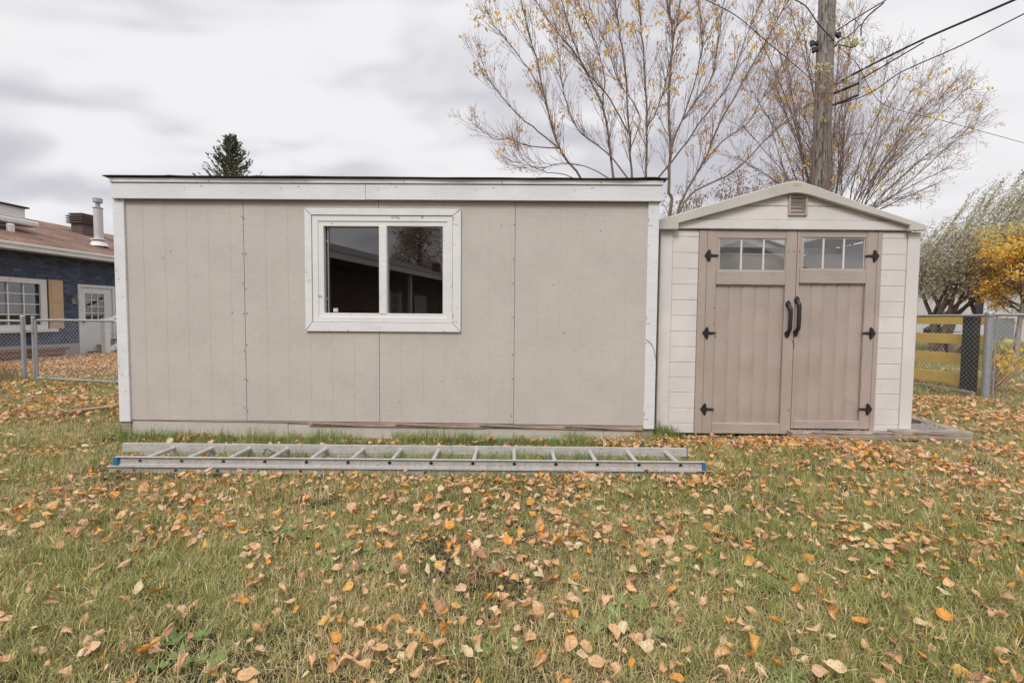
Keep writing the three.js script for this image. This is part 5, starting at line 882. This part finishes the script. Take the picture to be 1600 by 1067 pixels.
{
  const shapes = [leafShape(11, 0.7, 0.9, 0.14), leafShape(12, 1.2, 1.5, 0.22), leafShape(13, 2.2, 0.7, 0.28), leafShape(14, 1.0, -1.9, 0.26), leafShape(15, 0.6, 2.4, 0.2), leafShape(16, 2.7, 1.6, 0.3), leafShape(17, 1.7, -1.1, 0.25), leafShape(18, 0.35, -0.5, 0.12), leafShape(19, 3.0, 0.8, 0.3), leafShape(20, 1.9, 2.6, 0.3), leafShape(21, 1.3, -2.4, 0.3), leafShape(22, 2.4, -1.3, 0.35)];
  const tones = [['tan', [0.84, 0.51, 0.25]], ['pinkish tan', [0.87, 0.55, 0.33]], ['bright orange', [0.88, 0.40, 0.06]], ['amber', [0.86, 0.50, 0.13]], ['dull brown', [0.52, 0.28, 0.14]], ['pale straw', [0.88, 0.69, 0.41]]];
  const leafMat = (c) => new THREE.MeshPhysicalMaterial({ color: rgb(...c), map: tLeaf, roughness: 0.7, transmission: 0.22, thickness: 0, side: THREE.DoubleSide });
  const mats = tones.map(([, c]) => leafMat(c)), all = []; srand(4321);
  const toneAt = () => { const r = rnd(); return r < 0.36 ? 0 : r < 0.57 ? 1 : r < 0.70 ? 2 : r < 0.80 ? 3 : r < 0.89 ? 4 : 5; };
  const strew = (x0, x1, za, zb, dens, clump, lift = 0) => {       // za nearer, zb farther
    const n = Math.round((x1 - x0) * (zb - za) * dens * 2.3);
    for (let i = 0; i < n; i++) {
      const x = rr(x0, x1), z = -rr(za, zb); if (blocked(x, z)) continue;
      const k = plainFbm(x * 2.1 + 60, z * 2.1 + 60, 3, 231); if (rnd() > mix(0.62, smooth(0.38, 0.68, k) * 1.25, clump)) continue;
      all.push({ x, z, y: rr(-0.012, 0.014) + lift * rnd(), s: mix(0.019, 0.072, Math.pow(rnd(), 1.2)) * (rnd() < 0.1 ? 1.15 : 1), a: rr(0, 6.283), tx: rr(-0.6, 0.6) * (rnd() < 0.25 ? 2 : 1), tz: rr(-0.6, 0.6), g: Math.floor(rnd() * 12), t: toneAt(), flip: rnd() < 0.4 });
    }
  };
  strew(-4.2, -0.7, 0.9, 2.4, 105, 0.4); strew(-0.7, 4.2, 0.9, 2.4, 170, 0.4); strew(-5.5, 5.8, 2.3, 3.3, 200, 0.45); strew(-6, -2.8, 3.3, 4.6, 60, 0.5); strew(0.2, 5.8, 2.5, 3.6, 150, 0.65); strew(-2.9, 1.5, 3.12, 3.32, 200, 0.75, 0.0); strew(-3.6, 1.4, 3.4, 4.42, 62, 0.95); strew(0.7, 4.6, 3.5, 4.5, 250, 0.55, 0.01); strew(1.0, 3.3, 4.0, 4.53, 330, 0.35, 0.01); strew(-3.6, 1.4, 4.25, 4.45, 70, 0.9);
  strew(-7, -2.9, 3.3, 4.5, 70, 0.9); strew(-9.5, -3.78, 4.5, 7.6, 150, 0.7); strew(4.3, 9, 3.3, 4.6, 160, 0.7); strew(4.5, 7.0, 4.6, 7.0, 210, 0.6); strew(-13, -5.2, 7.6, 9.2, 190, 0.5); strew(-12.5, -6, 9.2, 14, 300, 0.15, 0.03); strew(6.9, 11, 6.9, 9, 110, 0.7); strew(7, 14, 9, 16, 22, 0.9);
  const big = (l) => { const c = V(l.x, l.y, l.z).sub(camera.position).applyQuaternion(camera.quaternion.clone().invert()); return c.z < -0.5 && Math.abs(c.x / c.z) < 1.06 && c.y / -c.z > -0.70 ? l.s / -c.z : 0; };
  all.forEach((l) => { l.v = big(l); }); all.sort((p, q) => q.v - p.v);
  const place = (l, o) => { o.position.set(l.x, GROUND + 0.032 + l.y + l.s * 0.1 - (l.z < -4.3 && l.z > -4.75 ? 0.015 : 0) + (l.z < -4.75 ? 0.016 : 0) + (l.z < -9 ? 0.03 : 0), l.z); o.rotation.set(l.tx + (l.flip ? Math.PI : 0), l.a, l.tz, 'YXZ'); o.scale.setScalar(l.s * (l.z < -4.75 ? 1.25 : 1)); };
  const first = new Map();
  for (const l of all.slice(0, 300)) {                                // the leaves one can pick up one by one
    const key = l.g + '_' + l.t; let o = first.get(key);
    if (!o) { o = new THREE.Mesh(shapes[l.g], mats[l.t]); first.set(key, o); } else o = o.clone();
    const name = tones[l.t][0]; o.name = numbered('fallen_leaf'); place(l, o); tag(o, `curled ${name} fallen leaf lying on the grass in front of the ladder`, 'leaf', `${name} fallen leaves on the front lawn`); scene.add(o);
  }
  const rest = all.slice(300), litter = Object.assign(new THREE.Group(), { name: 'fallen_leaves' }), white = leafMat([1, 1, 1]), dummy = new THREE.Object3D(), c = new THREE.Color();
  tag(litter, 'countless small orange and tan fallen leaves strewn round the sheds and fences', 'leaves', null, 'stuff');
  for (let g = 0; g < 12; g++) {
    const own = rest.filter((l) => l.g === g), im = new THREE.InstancedMesh(shapes[g], white, own.length);
    own.forEach((l, i) => { place(l, dummy); dummy.updateMatrix(); im.setMatrixAt(i, dummy.matrix); const b = rr(0.85, 1.15), q = tones[l.t][1]; im.setColorAt(i, c.setRGB(q[0] * b, q[1] * b, q[2] * b)); });
    im.name = 'leaves'; litter.add(im);
  }
  scene.add(litter);
}
renderer.render(scene, camera);
